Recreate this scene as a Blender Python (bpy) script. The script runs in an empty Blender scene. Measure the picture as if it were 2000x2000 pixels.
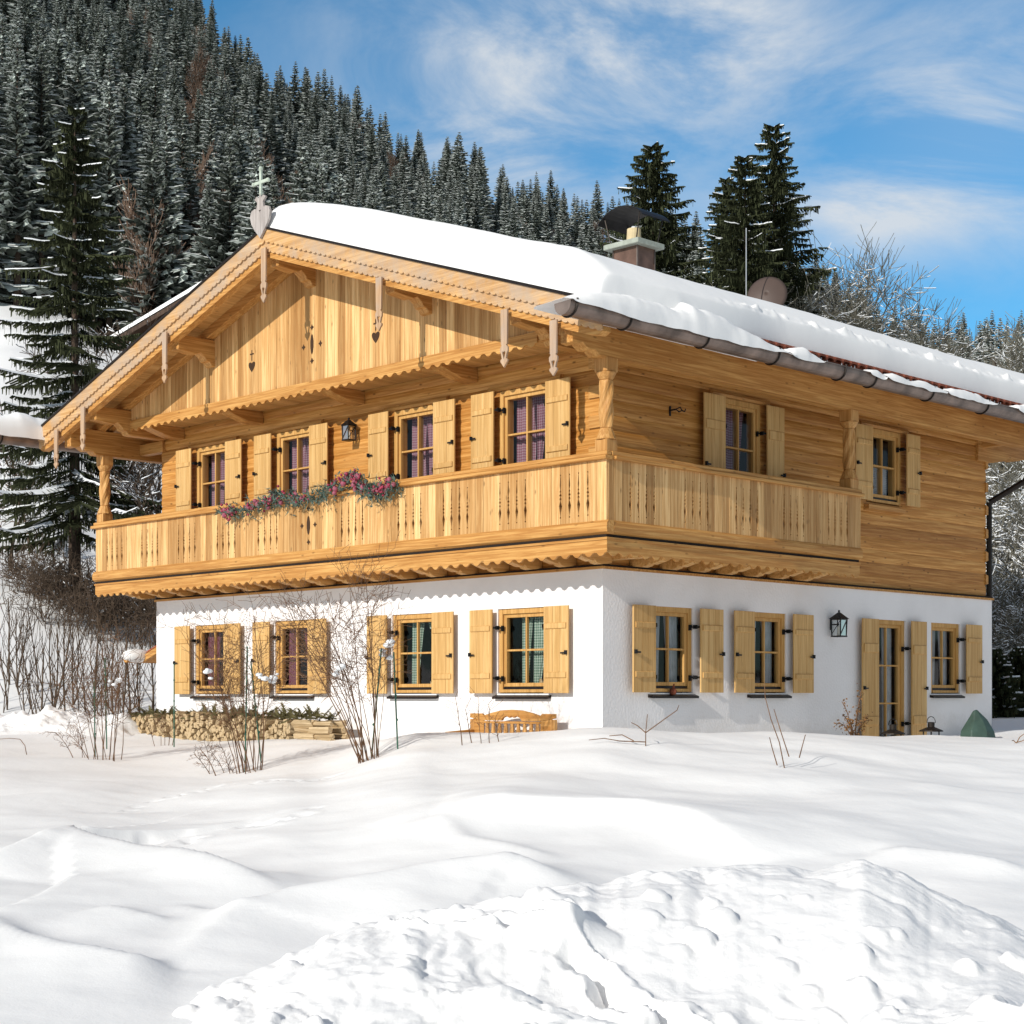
import bpy, bmesh, math, random
import numpy as np
from mathutils import Vector, Matrix

rnd = random.Random(7)
SC = bpy.context.scene
COL = SC.collection
R_ = math.radians

# ---------------------------------------------------------------- camera frame (house corner at the origin, gable facade along -X, eave facade along +Y)
FOC, HOR = 3248.0, 1363.0
FW = Vector((-.7105, .7037, 0)).normalized()
RT = Vector((FW.y, -FW.x, 0))
CAM = Vector((15.0562, -16.6301, .8))

def ad(x, y):
    dx, dy = x - CAM.x, y - CAM.y
    return dx * RT.x + dy * RT.y, dx * FW.x + dy * FW.y

def wp(a, d, z=0.0):
    return Vector((CAM.x + a * RT.x + d * FW.x, CAM.y + a * RT.y + d * FW.y, z))

# ---------------------------------------------------------------- object helpers
def tag(o, label=None, cat=None, group=None, kind=None):
    if label: o['label'] = label
    if cat: o['category'] = cat
    if group: o['group'] = group
    if kind: o['kind'] = kind
    return o

def empty(name, loc, label, cat, group=None, rz=0.0):
    o = bpy.data.objects.new(name, None)
    o.empty_display_size = .2
    COL.objects.link(o)
    o.location = loc
    o.rotation_euler = (0, 0, rz)
    return tag(o, label, cat, group)

IDENT = lambda x, y, z: (x, y, z)
GAB = lambda l, o, z: (l, -o, z)      # gable facade: l along X, o outward
EAV = lambda l, o, z: (o, l, z)       # eave facade: l along Y, o outward

class MB:
    def __init__(s, tf=IDENT):
        s.v = []; s.f = []; s.m = []; s.tf = tf; s.mi = 0
    def add(s, vs, fs):
        n = len(s.v)
        s.v += [s.tf(*p) for p in vs]
        s.f += [tuple(i + n for i in f) for f in fs]
        s.m += [s.mi] * len(fs)
    def box(s, x0, x1, y0, y1, z0, z1):
        s.add([(x0, y0, z0), (x1, y0, z0), (x1, y1, z0), (x0, y1, z0), (x0, y0, z1), (x1, y0, z1), (x1, y1, z1), (x0, y1, z1)],
              [(0, 3, 2, 1), (4, 5, 6, 7), (0, 1, 5, 4), (1, 2, 6, 5), (2, 3, 7, 6), (3, 0, 4, 7)])
    def quad(s, a, b, c, d):
        s.add([a, b, c, d], [(0, 1, 2, 3)])
    def prism(s, poly, o0, o1, plane='lz'):
        """poly in (l,z) extruded over o (plane 'lz'), or in (o,z) extruded over l (plane 'oz')"""
        n = len(poly)
        if plane == 'lz':
            vs = [(p, o0, q) for p, q in poly] + [(p, o1, q) for p, q in poly]
        elif plane == 'oz':
            vs = [(o0, p, q) for p, q in poly] + [(o1, p, q) for p, q in poly]
        else:
            vs = [(p, q, o0) for p, q in poly] + [(p, q, o1) for p, q in poly]
        fs = [tuple(range(n)), tuple(range(2 * n - 1, n - 1, -1))]
        fs += [(i, (i + 1) % n, n + (i + 1) % n, n + i) for i in range(n)]
        s.add(vs, fs)
    def tube(s, p0, p1, r0, r1, n=6, cap=True):
        p0 = Vector(p0); p1 = Vector(p1)
        z = (p1 - p0)
        if z.length < 1e-6: return
        z.normalize()
        x = z.orthogonal().normalized(); y = z.cross(x)
        vs = []
        for p, r in ((p0, r0), (p1, r1)):
            for i in range(n):
                t = 2 * math.pi * i / n
                vs.append(tuple(p + x * (r * math.cos(t)) + y * (r * math.sin(t))))
        fs = [(i, (i + 1) % n, n + (i + 1) % n, n + i) for i in range(n)]
        if cap: fs += [tuple(range(n - 1, -1, -1)), tuple(range(n, 2 * n))]
        s.add(vs, fs)
    def path(s, pts, r, n=6):
        for i in range(len(pts) - 1):
            s.tube(pts[i], pts[i + 1], r, r, n)
    def lathe(s, prof, c, n=16, twist=0.0, square=0.0):
        vs = []; fs = []
        z0 = prof[0][1]; z1 = prof[-1][1]
        for r, z in prof:
            for i in range(n):
                t = 2 * math.pi * i / n
                k = 1.0
                if square:
                    k = 1 + square * (math.cos(4 * t))
                a = t + twist * (z - z0) / max(1e-6, z1 - z0)
                vs.append((c[0] + r * k * math.cos(a), c[1] + r * k * math.sin(a), c[2] + z))
        for j in range(len(prof) - 1):
            for i in range(n):
                fs.append((j * n + i, j * n + (i + 1) % n, (j + 1) * n + (i + 1) % n, (j + 1) * n + i))
        fs.append(tuple(range(n - 1, -1, -1)))
        fs.append(tuple(range((len(prof) - 1) * n, len(prof) * n)))
        s.add(vs, fs)
    def ball(s, c, r, n=6, sq=(1, 1, 1)):
        vs = [(c[0], c[1], c[2] - r * sq[2])]; fs = []
        k = max(3, n // 2)
        for j in range(1, k):
            ph = math.pi * j / k
            for i in range(n):
                t = 2 * math.pi * i / n
                vs.append((c[0] + r * sq[0] * math.sin(ph) * math.cos(t), c[1] + r * sq[1] * math.sin(ph) * math.sin(t), c[2] - r * sq[2] * math.cos(ph)))
        vs.append((c[0], c[1], c[2] + r * sq[2]))
        for i in range(n): fs.append((0, 1 + (i + 1) % n, 1 + i))
        for j in range(k - 2):
            for i in range(n):
                a = 1 + j * n
                fs.append((a + i, a + (i + 1) % n, a + n + (i + 1) % n, a + n + i))
        a = 1 + (k - 2) * n
        for i in range(n): fs.append((a + i, a + (i + 1) % n, len(vs) - 1))
        s.add(vs, fs)
    def build(s, name, mats, parent=None, recalc=True, smooth=False, bevel=0.0, loc=None):
        me = bpy.data.meshes.new(name)
        me.from_pydata(s.v, [], s.f)
        if not isinstance(mats, (list, tuple)): mats = [mats]
        for m in mats: me.materials.append(m)
        if len(mats) > 1: me.polygons.foreach_set('material_index', s.m)
        if recalc:
            bm = bmesh.new(); bm.from_mesh(me)
            bmesh.ops.recalc_face_normals(bm, faces=bm.faces)
            bm.to_mesh(me); bm.free()
        if smooth: me.polygons.foreach_set('use_smooth', [True] * len(me.polygons))
        me.update()
        o = bpy.data.objects.new(name, me)
        COL.objects.link(o)
        if parent: o.parent = parent
        if loc is not None: o.location = loc
        if bevel:
            b = o.modifiers.new('bevel', 'BEVEL'); b.width = bevel; b.segments = 1; b.limit_method = 'ANGLE'; b.angle_limit = R_(50)
        return o

def mesh_np(name, V, F, mats, mi=None, smooth=True, parent=None):
    me = bpy.data.meshes.new(name)
    me.vertices.add(len(V)); me.vertices.foreach_set('co', np.asarray(V, np.float32).ravel())
    F = np.asarray(F, np.int32)
    me.loops.add(F.size); me.loops.foreach_set('vertex_index', F.ravel())
    me.polygons.add(len(F)); me.polygons.foreach_set('loop_start', np.arange(0, F.size, F.shape[1], dtype=np.int32))
    me.polygons.foreach_set('loop_total', np.full(len(F), F.shape[1], np.int32))
    for m in (mats if isinstance(mats, (list, tuple)) else [mats]): me.materials.append(m)
    if mi is not None: me.polygons.foreach_set('material_index', np.asarray(mi, np.int32))
    if smooth: me.polygons.foreach_set('use_smooth', np.ones(len(F), bool))
    me.update(calc_edges=True); me.validate()
    o = bpy.data.objects.new(name, me); COL.objects.link(o)
    if parent: o.parent = parent
    return o

# ---------------------------------------------------------------- materials
def nodes(name):
    m = bpy.data.materials.new(name); m.use_nodes = True
    nt = m.node_tree; b = nt.nodes['Principled BSDF']
    return m, nt, b

def N(nt, t, **kw):
    n = nt.nodes.new(t)
    for k, v in kw.items():
        if k.startswith('i_'): n.inputs[k[2:].replace('_', ' ')].default_value = v
        else: setattr(n, k, v)
    return n

def L(nt, a, b): nt.links.new(a, b)

def math_n(nt, op, a, b=None, c=None):
    n = nt.nodes.new('ShaderNodeMath'); n.operation = op
    for i, v in enumerate((a, b, c)):
        if v is None: continue
        if isinstance(v, (int, float)): n.inputs[i].default_value = v
        else: nt.links.new(v, n.inputs[i])
    return n.outputs[0]

def ramp(nt, fac, stops):
    r = nt.nodes.new('ShaderNodeValToRGB')
    e = r.color_ramp.elements
    e[0].position, e[0].color = stops[0][0], (*stops[0][1], 1)
    e[1].position, e[1].color = stops[-1][0], (*stops[-1][1], 1)
    for p, c in stops[1:-1]:
        k = e.new(p); k.color = (*c, 1)
    nt.links.new(fac, r.inputs[0])
    return r.outputs[0]

def mixc(nt, fac, a, b, mode='MIX'):
    n = nt.nodes.new('ShaderNodeMix'); n.data_type = 'RGBA'; n.blend_type = mode
    for s, v in ((0, fac), (6, a), (7, b)):
        if isinstance(v, (int, float)): n.inputs[s].default_value = v
        elif isinstance(v, tuple): n.inputs[s].default_value = (*v, 1)
        else: nt.links.new(v, n.inputs[s])
    return n.outputs[2]

def flat(name, col, rough=.6, metal=0.0, var=.12, scale=8.0, spec=.3, bump=0.0):
    m, nt, b = nodes(name)
    tc = N(nt, 'ShaderNodeTexCoord')
    n = N(nt, 'ShaderNodeTexNoise', i_Scale=scale, i_Detail=4.0)
    L(nt, tc.outputs['Object'], n.inputs['Vector'])
    lo = tuple(c * (1 - var) for c in col); hi = tuple(min(1, c * (1 + var)) for c in col)
    L(nt, ramp(nt, n.outputs[0], [(.3, lo), (.7, hi)]), b.inputs['Base Color'])
    b.inputs['Roughness'].default_value = rough; b.inputs['Metallic'].default_value = metal
    b.inputs['Specular IOR Level'].default_value = spec
    if bump:
        bp = N(nt, 'ShaderNodeBump', i_Strength=bump, i_Distance=.02)
        L(nt, n.outputs[0], bp.inputs['Height']); L(nt, bp.outputs[0], b.inputs['Normal'])
    return m

def wood(name, lo, hi, grain=0, pitch_axis=None, pitch=.2, off=0.0, vary=.28, grey=None, groove=0.0, knots=.5, gscale=1.0):
    """plank wood: grain along axis `grain`; tone changes from board to board along `pitch_axis`"""
    m, nt, b = nodes(name)
    tc = N(nt, 'ShaderNodeTexCoord'); sp = N(nt, 'ShaderNodeSeparateXYZ')
    L(nt, tc.outputs['Object'], sp.inputs[0])
    ax = [sp.outputs[i] for i in range(3)]
    if pitch_axis is not None:
        idx = math_n(nt, 'FLOOR', math_n(nt, 'DIVIDE', math_n(nt, 'SUBTRACT', ax[pitch_axis], off), pitch))
        wn = N(nt, 'ShaderNodeTexWhiteNoise', noise_dimensions='1D'); L(nt, idx, wn.inputs['W'])
        rv = wn.outputs['Value']
        shift = math_n(nt, 'MULTIPLY', rv, 37.0)
    else:
        nn = N(nt, 'ShaderNodeTexNoise', i_Scale=.8); L(nt, tc.outputs['Object'], nn.inputs['Vector'])
        rv = nn.outputs[0]; shift = None
    mul = [38.0 * gscale] * 3; mul[grain] = 1.3 * gscale
    comp = []
    for i in range(3):
        c = math_n(nt, 'MULTIPLY', ax[i], mul[i])
        if i == grain and shift is not None: c = math_n(nt, 'ADD', c, shift)
        comp.append(c)
    cb = N(nt, 'ShaderNodeCombineXYZ')
    for i in range(3): L(nt, comp[i], cb.inputs[i])
    g = N(nt, 'ShaderNodeTexNoise', i_Scale=1.0, i_Detail=5.0, i_Roughness=.6, i_Distortion=.6)
    L(nt, cb.outputs[0], g.inputs['Vector'])
    # broad figure
    cb2 = N(nt, 'ShaderNodeCombineXYZ')
    for i in range(3): L(nt, math_n(nt, 'MULTIPLY', comp[i], .27), cb2.inputs[i])
    g2 = N(nt, 'ShaderNodeTexNoise', i_Scale=1.0, i_Detail=3.0, i_Distortion=1.2)
    L(nt, cb2.outputs[0], g2.inputs['Vector'])
    gm = math_n(nt, 'ADD', math_n(nt, 'MULTIPLY', g.outputs[0], .66), math_n(nt, 'MULTIPLY', g2.outputs[0], .34))
    col = ramp(nt, gm, [(.34, tuple(c * .86 for c in lo)), (.45, lo), (.54, tuple((a + c) / 2 for a, c in zip(lo, hi))), (.64, hi)])
    k = math_n(nt, 'ADD', 1 - vary * .6, math_n(nt, 'MULTIPLY', rv, vary))
    kc = N(nt, 'ShaderNodeCombineColor')
    L(nt, k, kc.inputs[0]); L(nt, math_n(nt, 'POWER', k, 1.25), kc.inputs[1]); L(nt, math_n(nt, 'POWER', k, 1.6), kc.inputs[2])
    col = mixc(nt, 1.0, col, kc.outputs[0], 'MULTIPLY')
    if knots:
        km = [5.2] * 3; km[grain] = 2.1
        cb3 = N(nt, 'ShaderNodeCombineXYZ')
        for i in range(3):
            c = math_n(nt, 'MULTIPLY', ax[i], km[i] * (1.6 if i != grain else 1.6))
            if i == grain and shift is not None: c = math_n(nt, 'ADD', c, shift)
            L(nt, c, cb3.inputs[i])
        vo = N(nt, 'ShaderNodeTexVoronoi', i_Scale=1.0); L(nt, cb3.outputs[0], vo.inputs['Vector'])
        kf = ramp(nt, vo.outputs['Distance'], [(.05, (min(1, knots * 1.3),) * 3), (.16, (0, 0, 0))])
        col = mixc(nt, kf, col, tuple(c * .42 for c in lo))
    if grey:
        gn = N(nt, 'ShaderNodeTexNoise', i_Scale=2.2, i_Detail=6.0, i_Roughness=.7); L(nt, tc.outputs['Object'], gn.inputs['Vector'])
        gf = ramp(nt, gn.outputs[0], [(.38, (0, 0, 0)), (.62, (1, 1, 1))])
        gfac = math_n(nt, 'MULTIPLY', gf, grey[1])
        col = mixc(nt, gfac, col, grey[0])
    bp = N(nt, 'ShaderNodeBump', i_Strength=.25, i_Distance=.006)
    L(nt, g.outputs[0], bp.inputs['Height']); L(nt, bp.outputs[0], b.inputs['Normal'])
    L(nt, col, b.inputs['Base Color'])
    b.inputs['Roughness'].default_value = .55; b.inputs['Specular IOR Level'].default_value = .25
    return m

LO, HI = (.42, .185, .045), (.66, .36, .12)
M = {}
M['log_x'] = wood('log wood along gable', (.43, .18, .034), (.67, .345, .10), 0, 2, .205, 2.60, .40, knots=.7)
M['log_y'] = wood('log wood along eave wall', (.43, .18, .034), (.67, .345, .10), 1, 2, .205, 2.60, .40, knots=.7)
M['board_z_x'] = wood('upright boards on gable', (.53, .285, .10), (.76, .49, .22), 2, 0, .163, -5.44, .55, knots=.6)
M['board_z_y'] = wood('upright boards on eave side', (.53, .285, .10), (.76, .49, .22), 2, 1, .16, -.62, .55, knots=.6)
M['beam_x'] = wood('beam wood lengthwise', (.44, .20, .05), (.66, .37, .12), 0, None, vary=.3, knots=.5)
M['beam_y'] = wood('beam wood crosswise', (.44, .20, .05), (.66, .37, .12), 1, None, vary=.3, knots=.5)
M['beam_z'] = wood('beam wood upright', (.44, .21, .06), (.66, .38, .14), 2, None, vary=.3, knots=.3)
M['soffit'] = wood('soffit boards', (.52, .27, .08), (.70, .42, .16), 1, 0, .18, 0, .25, knots=.4)
M['shutter'] = wood('larch shutter wood', (.54, .315, .11), (.69, .45, .19), 2, None, vary=.3, knots=.12, gscale=.8)
M['frame'] = wood('window frame wood', (.50, .27, .08), (.64, .38, .135), 2, None, vary=.12, knots=0)
M['verge'] = wood('weathered verge board', (.50, .27, .10), (.69, .43, .20), 0, None, vary=.25, grey=((.40, .325, .26), .7), knots=.3)
M['pendant'] = wood('weathered pendant board', (.44, .27, .15), (.57, .385, .235), 2, None, vary=.25, grey=((.37, .305, .26), .6), knots=.2)
M['greywood'] = wood('silver grey weathered wood', (.32, .28, .26), (.52, .47, .44), 2, None, vary=.3, knots=.1)
M['dark'] = flat('dark gap', (.018, .012, .009), .9)
M['cutout_inlay'] = flat('cut-out shade inlay', (.05, .025, .012), .9)  # solid inlays, dark colour stands in for the shade inside the holes
M['iron'] = flat('black wrought iron', (.012, .012, .013), .45, .3, .2, 40)
M['sill'] = flat('dark brown sheet metal', (.022, .016, .014), .4, .4, .2, 20)
M['gutter'] = flat('weathered copper gutter', (.20, .15, .125), .42, .55, .45, 3.5, .5)
M['gutter_dark'] = flat('dark copper bracket', (.03, .024, .02), .5, .6)
M['tile'] = flat('red brown clay tile', (.19, .055, .03), .8, 0, .35, 12, .2)
M['copper'] = flat('brown copper cladding', (.17, .10, .075), .45, .4, .3, 4)
M['concrete'] = flat('pale green grey concrete', (.34, .365, .315), .9, 0, .15, 14)
M['pot'] = flat('pale clay chimney pot', (.62, .50, .30), .85, 0, .1)
M['hood'] = flat('black sheet metal hood', (.018, .016, .016), .5, .5, .3, 5)
M['dish'] = flat('brown dish paint', (.085, .058, .048), .55, 0, .06, 3)
M['mast'] = flat('pale aluminium', (.55, .55, .55), .4, .6)
M['verdigris'] = flat('verdigris pale metal', (.50, .56, .47), .6, .2, .15)
M['bark'] = flat('grey brown bark', (.085, .06, .045), .95, 0, .35, 14, .1, .5)
M['twig'] = flat('brown twig', (.17, .095, .055), .9, 0, .35, 12, .1)
M['twig_dark'] = flat('dark twig', (.105, .076, .055), .95, 0, .4, 6, .1)
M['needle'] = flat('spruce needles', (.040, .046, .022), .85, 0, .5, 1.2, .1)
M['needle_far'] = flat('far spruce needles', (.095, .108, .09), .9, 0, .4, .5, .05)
M['leaf_brown'] = flat('dry brown leaves', (.20, .10, .035), .85, 0, .4, 18)
M['stake'] = flat('green plastic stake', (.035, .11, .07), .5, 0, .1)
M['cover'] = flat('green tarpaulin', (.045, .08, .065), .6, 0, .2, 5, .3, .2)
M['log_end'] = wood('split firewood', (.36, .25, .13), (.66, .51, .32), 1, None, vary=.4, knots=.2, gscale=1.4)
M['berry'] = flat('crimson frosted berries', (.30, .035, .07), .6, 0, .5, 30)
M['berry_light'] = flat('pink frosted bauble', (.32, .09, .13), .7, 0, .3, 30)
M['garland'] = flat('blue green fir twigs', (.10, .15, .125), .9, 0, .4, 25)
M['barn'] = wood('dark barn boards', (.045, .026, .018), (.11, .07, .045), 2, None, vary=.5, knots=.1)
M['yellow'] = flat('yellow figure', (.55, .47, .06), .6)
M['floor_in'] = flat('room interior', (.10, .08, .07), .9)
M['candle'] = flat('white candle', (.8, .76, .68), .6)

def plaster():
    m, nt, b = nodes('white lime plaster')
    tc = N(nt, 'ShaderNodeTexCoord')
    n = N(nt, 'ShaderNodeTexNoise', i_Scale=26.0, i_Detail=4.0); L(nt, tc.outputs['Object'], n.inputs['Vector'])
    n2 = N(nt, 'ShaderNodeTexNoise', i_Scale=1.1, i_Detail=4.0); L(nt, tc.outputs['Object'], n2.inputs['Vector'])
    base = ramp(nt, n2.outputs[0], [(.3, (.785, .755, .745)), (.62, (.85, .825, .82))])
    sp = N(nt, 'ShaderNodeSeparateXYZ'); L(nt, tc.outputs['Object'], sp.inputs[0])
    n3 = N(nt, 'ShaderNodeTexNoise', i_Scale=3.5, i_Detail=6.0, i_Roughness=.7); L(nt, tc.outputs['Object'], n3.inputs['Vector'])
    zz_ = math_n(nt, 'ADD', sp.outputs[2], math_n(nt, 'MULTIPLY', n3.outputs[0], -1.1))
    spl = N(nt, 'ShaderNodeMapRange', interpolation_type='SMOOTHSTEP'); spl.inputs[1].default_value = .05; spl.inputs[2].default_value = -.35; spl.inputs[3].default_value = 0; spl.inputs[4].default_value = .45
    L(nt, zz_, spl.inputs[0])
    L(nt, mixc(nt, spl.outputs[0], base, (.66, .62, .58)), b.inputs['Base Color'])
    bp = N(nt, 'ShaderNodeBump', i_Strength=.5, i_Distance=.012)
    L(nt, n.outputs[0], bp.inputs['Height']); L(nt, bp.outputs[0], b.inputs['Normal'])
    b.inputs['Roughness'].default_value = .9; b.inputs['Specular IOR Level'].default_value = .1
    return m
M['plaster'] = plaster()

def snow(name, scale=1.0, strength=.35, dist=.03, crumb=0.0, col=(.90, .892, .88)):
    m, nt, b = nodes(name)
    tc = N(nt, 'ShaderNodeTexCoord')
    n = N(nt, 'ShaderNodeTexNoise', i_Scale=5.0 * scale, i_Detail=7.0, i_Roughness=.55); L(nt, tc.outputs['Object'], n.inputs['Vector'])
    n2 = N(nt, 'ShaderNodeTexNoise', i_Scale=90.0 * scale, i_Detail=2.0); L(nt, tc.outputs['Object'], n2.inputs['Vector'])
    h = math_n(nt, 'ADD', n.outputs[0], math_n(nt, 'MULTIPLY', n2.outputs[0], .05 + crumb))
    bp = N(nt, 'ShaderNodeBump', i_Strength=strength, i_Distance=dist)
    L(nt, h, bp.inputs['Height']); L(nt, bp.outputs[0], b.inputs['Normal'])
    b.inputs['Base Color'].default_value = (*col, 1)
    b.inputs['Roughness'].default_value = .7; b.inputs['Specular IOR Level'].default_value = .15
    return m
M['snow'] = snow('fresh snow', .7, .33, .03, .06)
M['snow_roof'] = snow('roof snow', 1.0, .15, .03)
M['snow_heap'] = snow('ploughed snow', 2.2, .38, .035, .2, (.92, .91, .90))
M['snow_tree'] = flat('snow on branches', (.86, .88, .90), .8, 0, .05, 3, .1)
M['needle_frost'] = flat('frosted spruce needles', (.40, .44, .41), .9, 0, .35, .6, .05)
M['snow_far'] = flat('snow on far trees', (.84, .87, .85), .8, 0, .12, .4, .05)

def floor_mat():
    m, nt, b = nodes('forest floor with patchy snow')
    tc = N(nt, 'ShaderNodeTexCoord')
    n = N(nt, 'ShaderNodeTexNoise', i_Scale=.35, i_Detail=8.0, i_Roughness=.7); L(nt, tc.outputs['Object'], n.inputs['Vector'])
    L(nt, ramp(nt, n.outputs[0], [(.5, (.05, .042, .033)), (.68, (.30, .31, .31))]), b.inputs['Base Color'])
    b.inputs['Roughness'].default_value = .95; b.inputs['Specular IOR Level'].default_value = .05
    return m
M['forest_floor'] = floor_mat()

def glass():
    m = bpy.data.materials.new('window glass'); m.use_nodes = True
    nt = m.node_tree; nt.nodes.clear()
    out = N(nt, 'ShaderNodeOutputMaterial')
    t = N(nt, 'ShaderNodeBsdfTransparent'); t.inputs[0].default_value = (.86, .88, .88, 1)
    g = N(nt, 'ShaderNodeBsdfGlossy'); g.inputs['Roughness'].default_value = .03
    tc = N(nt, 'ShaderNodeTexCoord')
    no = N(nt, 'ShaderNodeTexNoise', i_Scale=1.5); L(nt, tc.outputs['Object'], no.inputs['Vector'])
    bp = N(nt, 'ShaderNodeBump', i_Strength=.02, i_Distance=.05); L(nt, no.outputs[0], bp.inputs['Height']); L(nt, bp.outputs[0], g.inputs['Normal'])
    f = N(nt, 'ShaderNodeFresnel', i_IOR=1.5)
    fm = math_n(nt, 'MULTIPLY', f.outputs[0], .75)
    mx = N(nt, 'ShaderNodeMixShader')
    L(nt, fm, mx.inputs[0]); L(nt, t.outputs[0], mx.inputs[1]); L(nt, g.outputs[0], mx.inputs[2]); L(nt, mx.outputs[0], out.inputs[0])
    return m
M['glass'] = glass()

def gingham(name, c, w=(.75, .72, .72), s=26.0):
    m, nt, b = nodes(name)
    tc = N(nt, 'ShaderNodeTexCoord'); sp = N(nt, 'ShaderNodeSeparateXYZ'); L(nt, tc.outputs['Object'], sp.inputs[0])
    xy = math_n(nt, 'ADD', sp.outputs[0], sp.outputs[1])
    a = math_n(nt, 'GREATER_THAN', math_n(nt, 'FRACT', math_n(nt, 'MULTIPLY', xy, s)), .5)
    d = math_n(nt, 'GREATER_THAN', math_n(nt, 'FRACT', math_n(nt, 'MULTIPLY', sp.outputs[2], s)), .5)
    f = math_n(nt, 'MULTIPLY', math_n(nt, 'ADD', a, d), .5)
    L(nt, mixc(nt, f, w, c), b.inputs['Base Color'])
    b.inputs['Roughness'].default_value = .9
    return m
M['cur_pink'] = gingham('pink checked curtain', (.21, .05, .085), (.40, .27, .31))
M['cur_green'] = gingham('green checked curtain', (.09, .17, .12), (.48, .54, .46))
M['cur_plum'] = flat('plum curtain', (.20, .06, .085), .9)
M['cur_white'] = flat('white net curtain', (.62, .62, .64), .9)

# ---------------------------------------------------------------- value noise (numpy)
_lat = np.random.RandomState(3).rand(256, 256)
def vnoise(x, y):
    x = np.asarray(x, float); y = np.asarray(y, float)
    xi = np.floor(x).astype(int); yi = np.floor(y).astype(int)
    fx = x - xi; fy = y - yi
    fx = fx * fx * (3 - 2 * fx); fy = fy * fy * (3 - 2 * fy)
    g = lambda i, j: _lat[i & 255, j & 255]
    return ((g(xi, yi) * (1 - fx) + g(xi + 1, yi) * fx) * (1 - fy) + (g(xi, yi + 1) * (1 - fx) + g(xi + 1, yi + 1) * fx) * fy) * 2 - 1
def fbm(x, y, o=4, g=.5):
    r = 0; a = 1.0
    for k in range(o):
        r = r + a * vnoise(x * 2 ** k + 17.3 * k, y * 2 ** k + 5.1 * k); a *= g
    return r
def sstep(x, a, b):
    t = np.clip((x - a) / (b - a), 0, 1); return t * t * (3 - 2 * t)

# ---------------------------------------------------------------- terrain: height over the camera-aligned ground plan (a sideways, d away)
PROF = [  # (s = a/d, [(d, z) ...])
 (-.60, [(-300, -3), (4, -1.3), (9, -1.0), (14, -.65), (22, -.25), (27, .05), (33, .4), (38, 1.8), (45, 4.4), (49, 5), (58, 9), (110, 32), (200, 85), (300, 150), (430, 225), (600, 200)]),
 (-.31, [(-300, -3), (4, -1.3), (9, -1.02), (11, -.9), (14, -.65), (18, -.42), (22, -.18), (24, -.06), (27, .08), (33, .4), (38, 1.8), (45, 4.4), (49, 4.9), (58, 9), (110, 28.7), (200, 69), (300, 124), (430, 200), (600, 170)]),
 (-.22, [(-300, -3), (4, -1.3), (9, -1.02), (11, -.9), (14, -.63), (18, -.40), (22, -.17), (24, -.07), (27.5, .09), (33, .35), (38, 1.3), (45, 3.2), (49, 3.7), (58, 7.0), (110, 25), (200, 62), (300, 112), (430, 178), (600, 150)]),
 (-.123, [(-300, -3), (4, -1.3), (9, -1.0), (11, -.86), (14, -.57), (18, -.26), (21, -.03), (23, .05), (25.5, .10), (33, .3), (49, 2.5), (60, 5), (110, 19), (200, 49), (300, 94), (430, 149), (600, 120)]),
 (-.05, [(-300, -3), (4, -1.3), (9, -.97), (11, -.80), (14, -.50), (17, -.13), (20, .24), (21.6, .35), (22.6, .30), (23.6, .12), (33, .2), (49, 1.5), (60, 3), (110, 13), (200, 41), (300, 82), (430, 133), (600, 105)]),
 (.06, [(-300, -3), (4, -1.3), (9, -.95), (11, -.76), (14, -.44), (17, -.04), (19.2, .30), (20.3, .38), (21.2, .34), (22.6, .15), (33, .2), (60, 2.2), (110, 9), (200, 33), (300, 69), (430, 118), (600, 92)]),
 (.16, [(-300, -3), (4, -1.3), (9, -.95), (11, -.76), (14, -.42), (17, -.03), (19.6, .29), (21, .36), (22.2, .31), (23.6, .10), (26, .08), (33, .2), (60, 1.6), (110, 7), (200, 28), (300, 61), (430, 104), (600, 80)]),
 (.26, [(-300, -3), (4, -1.3), (9, -.95), (11, -.74), (14, -.42), (17, -.05), (20.5, .25), (22.6, .245), (24.2, .20), (26, .08), (33, .3), (42, .55), (60, 2.4), (110, 5.5), (200, 21), (300, 48), (430, 86), (600, 65)]),
 (.60, [(-300, -3), (4, -1.3), (9, -.95), (14, -.4), (20, .1), (33, .5), (60, 2.4), (110, 10), (200, 26), (300, 42), (430, 62), (600, 50)]),
]
_dd = np.concatenate([np.linspace(-300, 4, 60)[:-1], np.linspace(4, 40, 361)[:-1], np.linspace(40, 130, 181)[:-1], np.linspace(130, 640, 256)])
_ss = np.array([p[0] for p in PROF])
def _smooth(v, k):
    ker = np.hanning(2 * k + 3)[1:-1]; ker /= ker.sum()
    return np.convolve(np.pad(v, k, mode='edge'), ker, 'valid')
_tab = np.array([np.interp(_dd, *zip(*p[1])) for p in PROF])
for i in range(len(_tab)):
    seg = (_dd >= 4) & (_dd < 40)
    _tab[i][seg] = _smooth(_tab[i][seg], 6)

RIDGES = [  # drift crests: [(a, d)...], height, width on the sun side, width on the lee side
]
def pxad(px, d): return ((px - 1000) / FOC * d, d)

def base_h(a, d):
    a = np.asarray(a, float); d = np.asarray(d, float)
    s = np.clip(a / np.maximum(d, 8.0), -.6, .6)
    j = np.clip(np.searchsorted(_ss, s) - 1, 0, len(_ss) - 2)
    t = (s - _ss[j]) / (_ss[j + 1] - _ss[j]); t = t * t * (3 - 2 * t)
    out = np.zeros_like(s)
    for k in range(len(_ss) - 1):
        m = j == k
        if m.any():
            out[m] = np.interp(d[m], _dd, _tab[k]) * (1 - t[m]) + np.interp(d[m], _dd, _tab[k + 1]) * t[m]
    return out

def px_ground(px, py):
    """(a, d) where the photograph's line of sight meets the base snow surface"""
    ds = np.linspace(7, 34, 1400); a = (px - 1000) / FOC * ds
    z = .8 - (py - HOR) / FOC * ds
    h = base_h(a, ds)
    k = np.argmax(z < h)
    return float(a[k]), float(ds[k])

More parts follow.
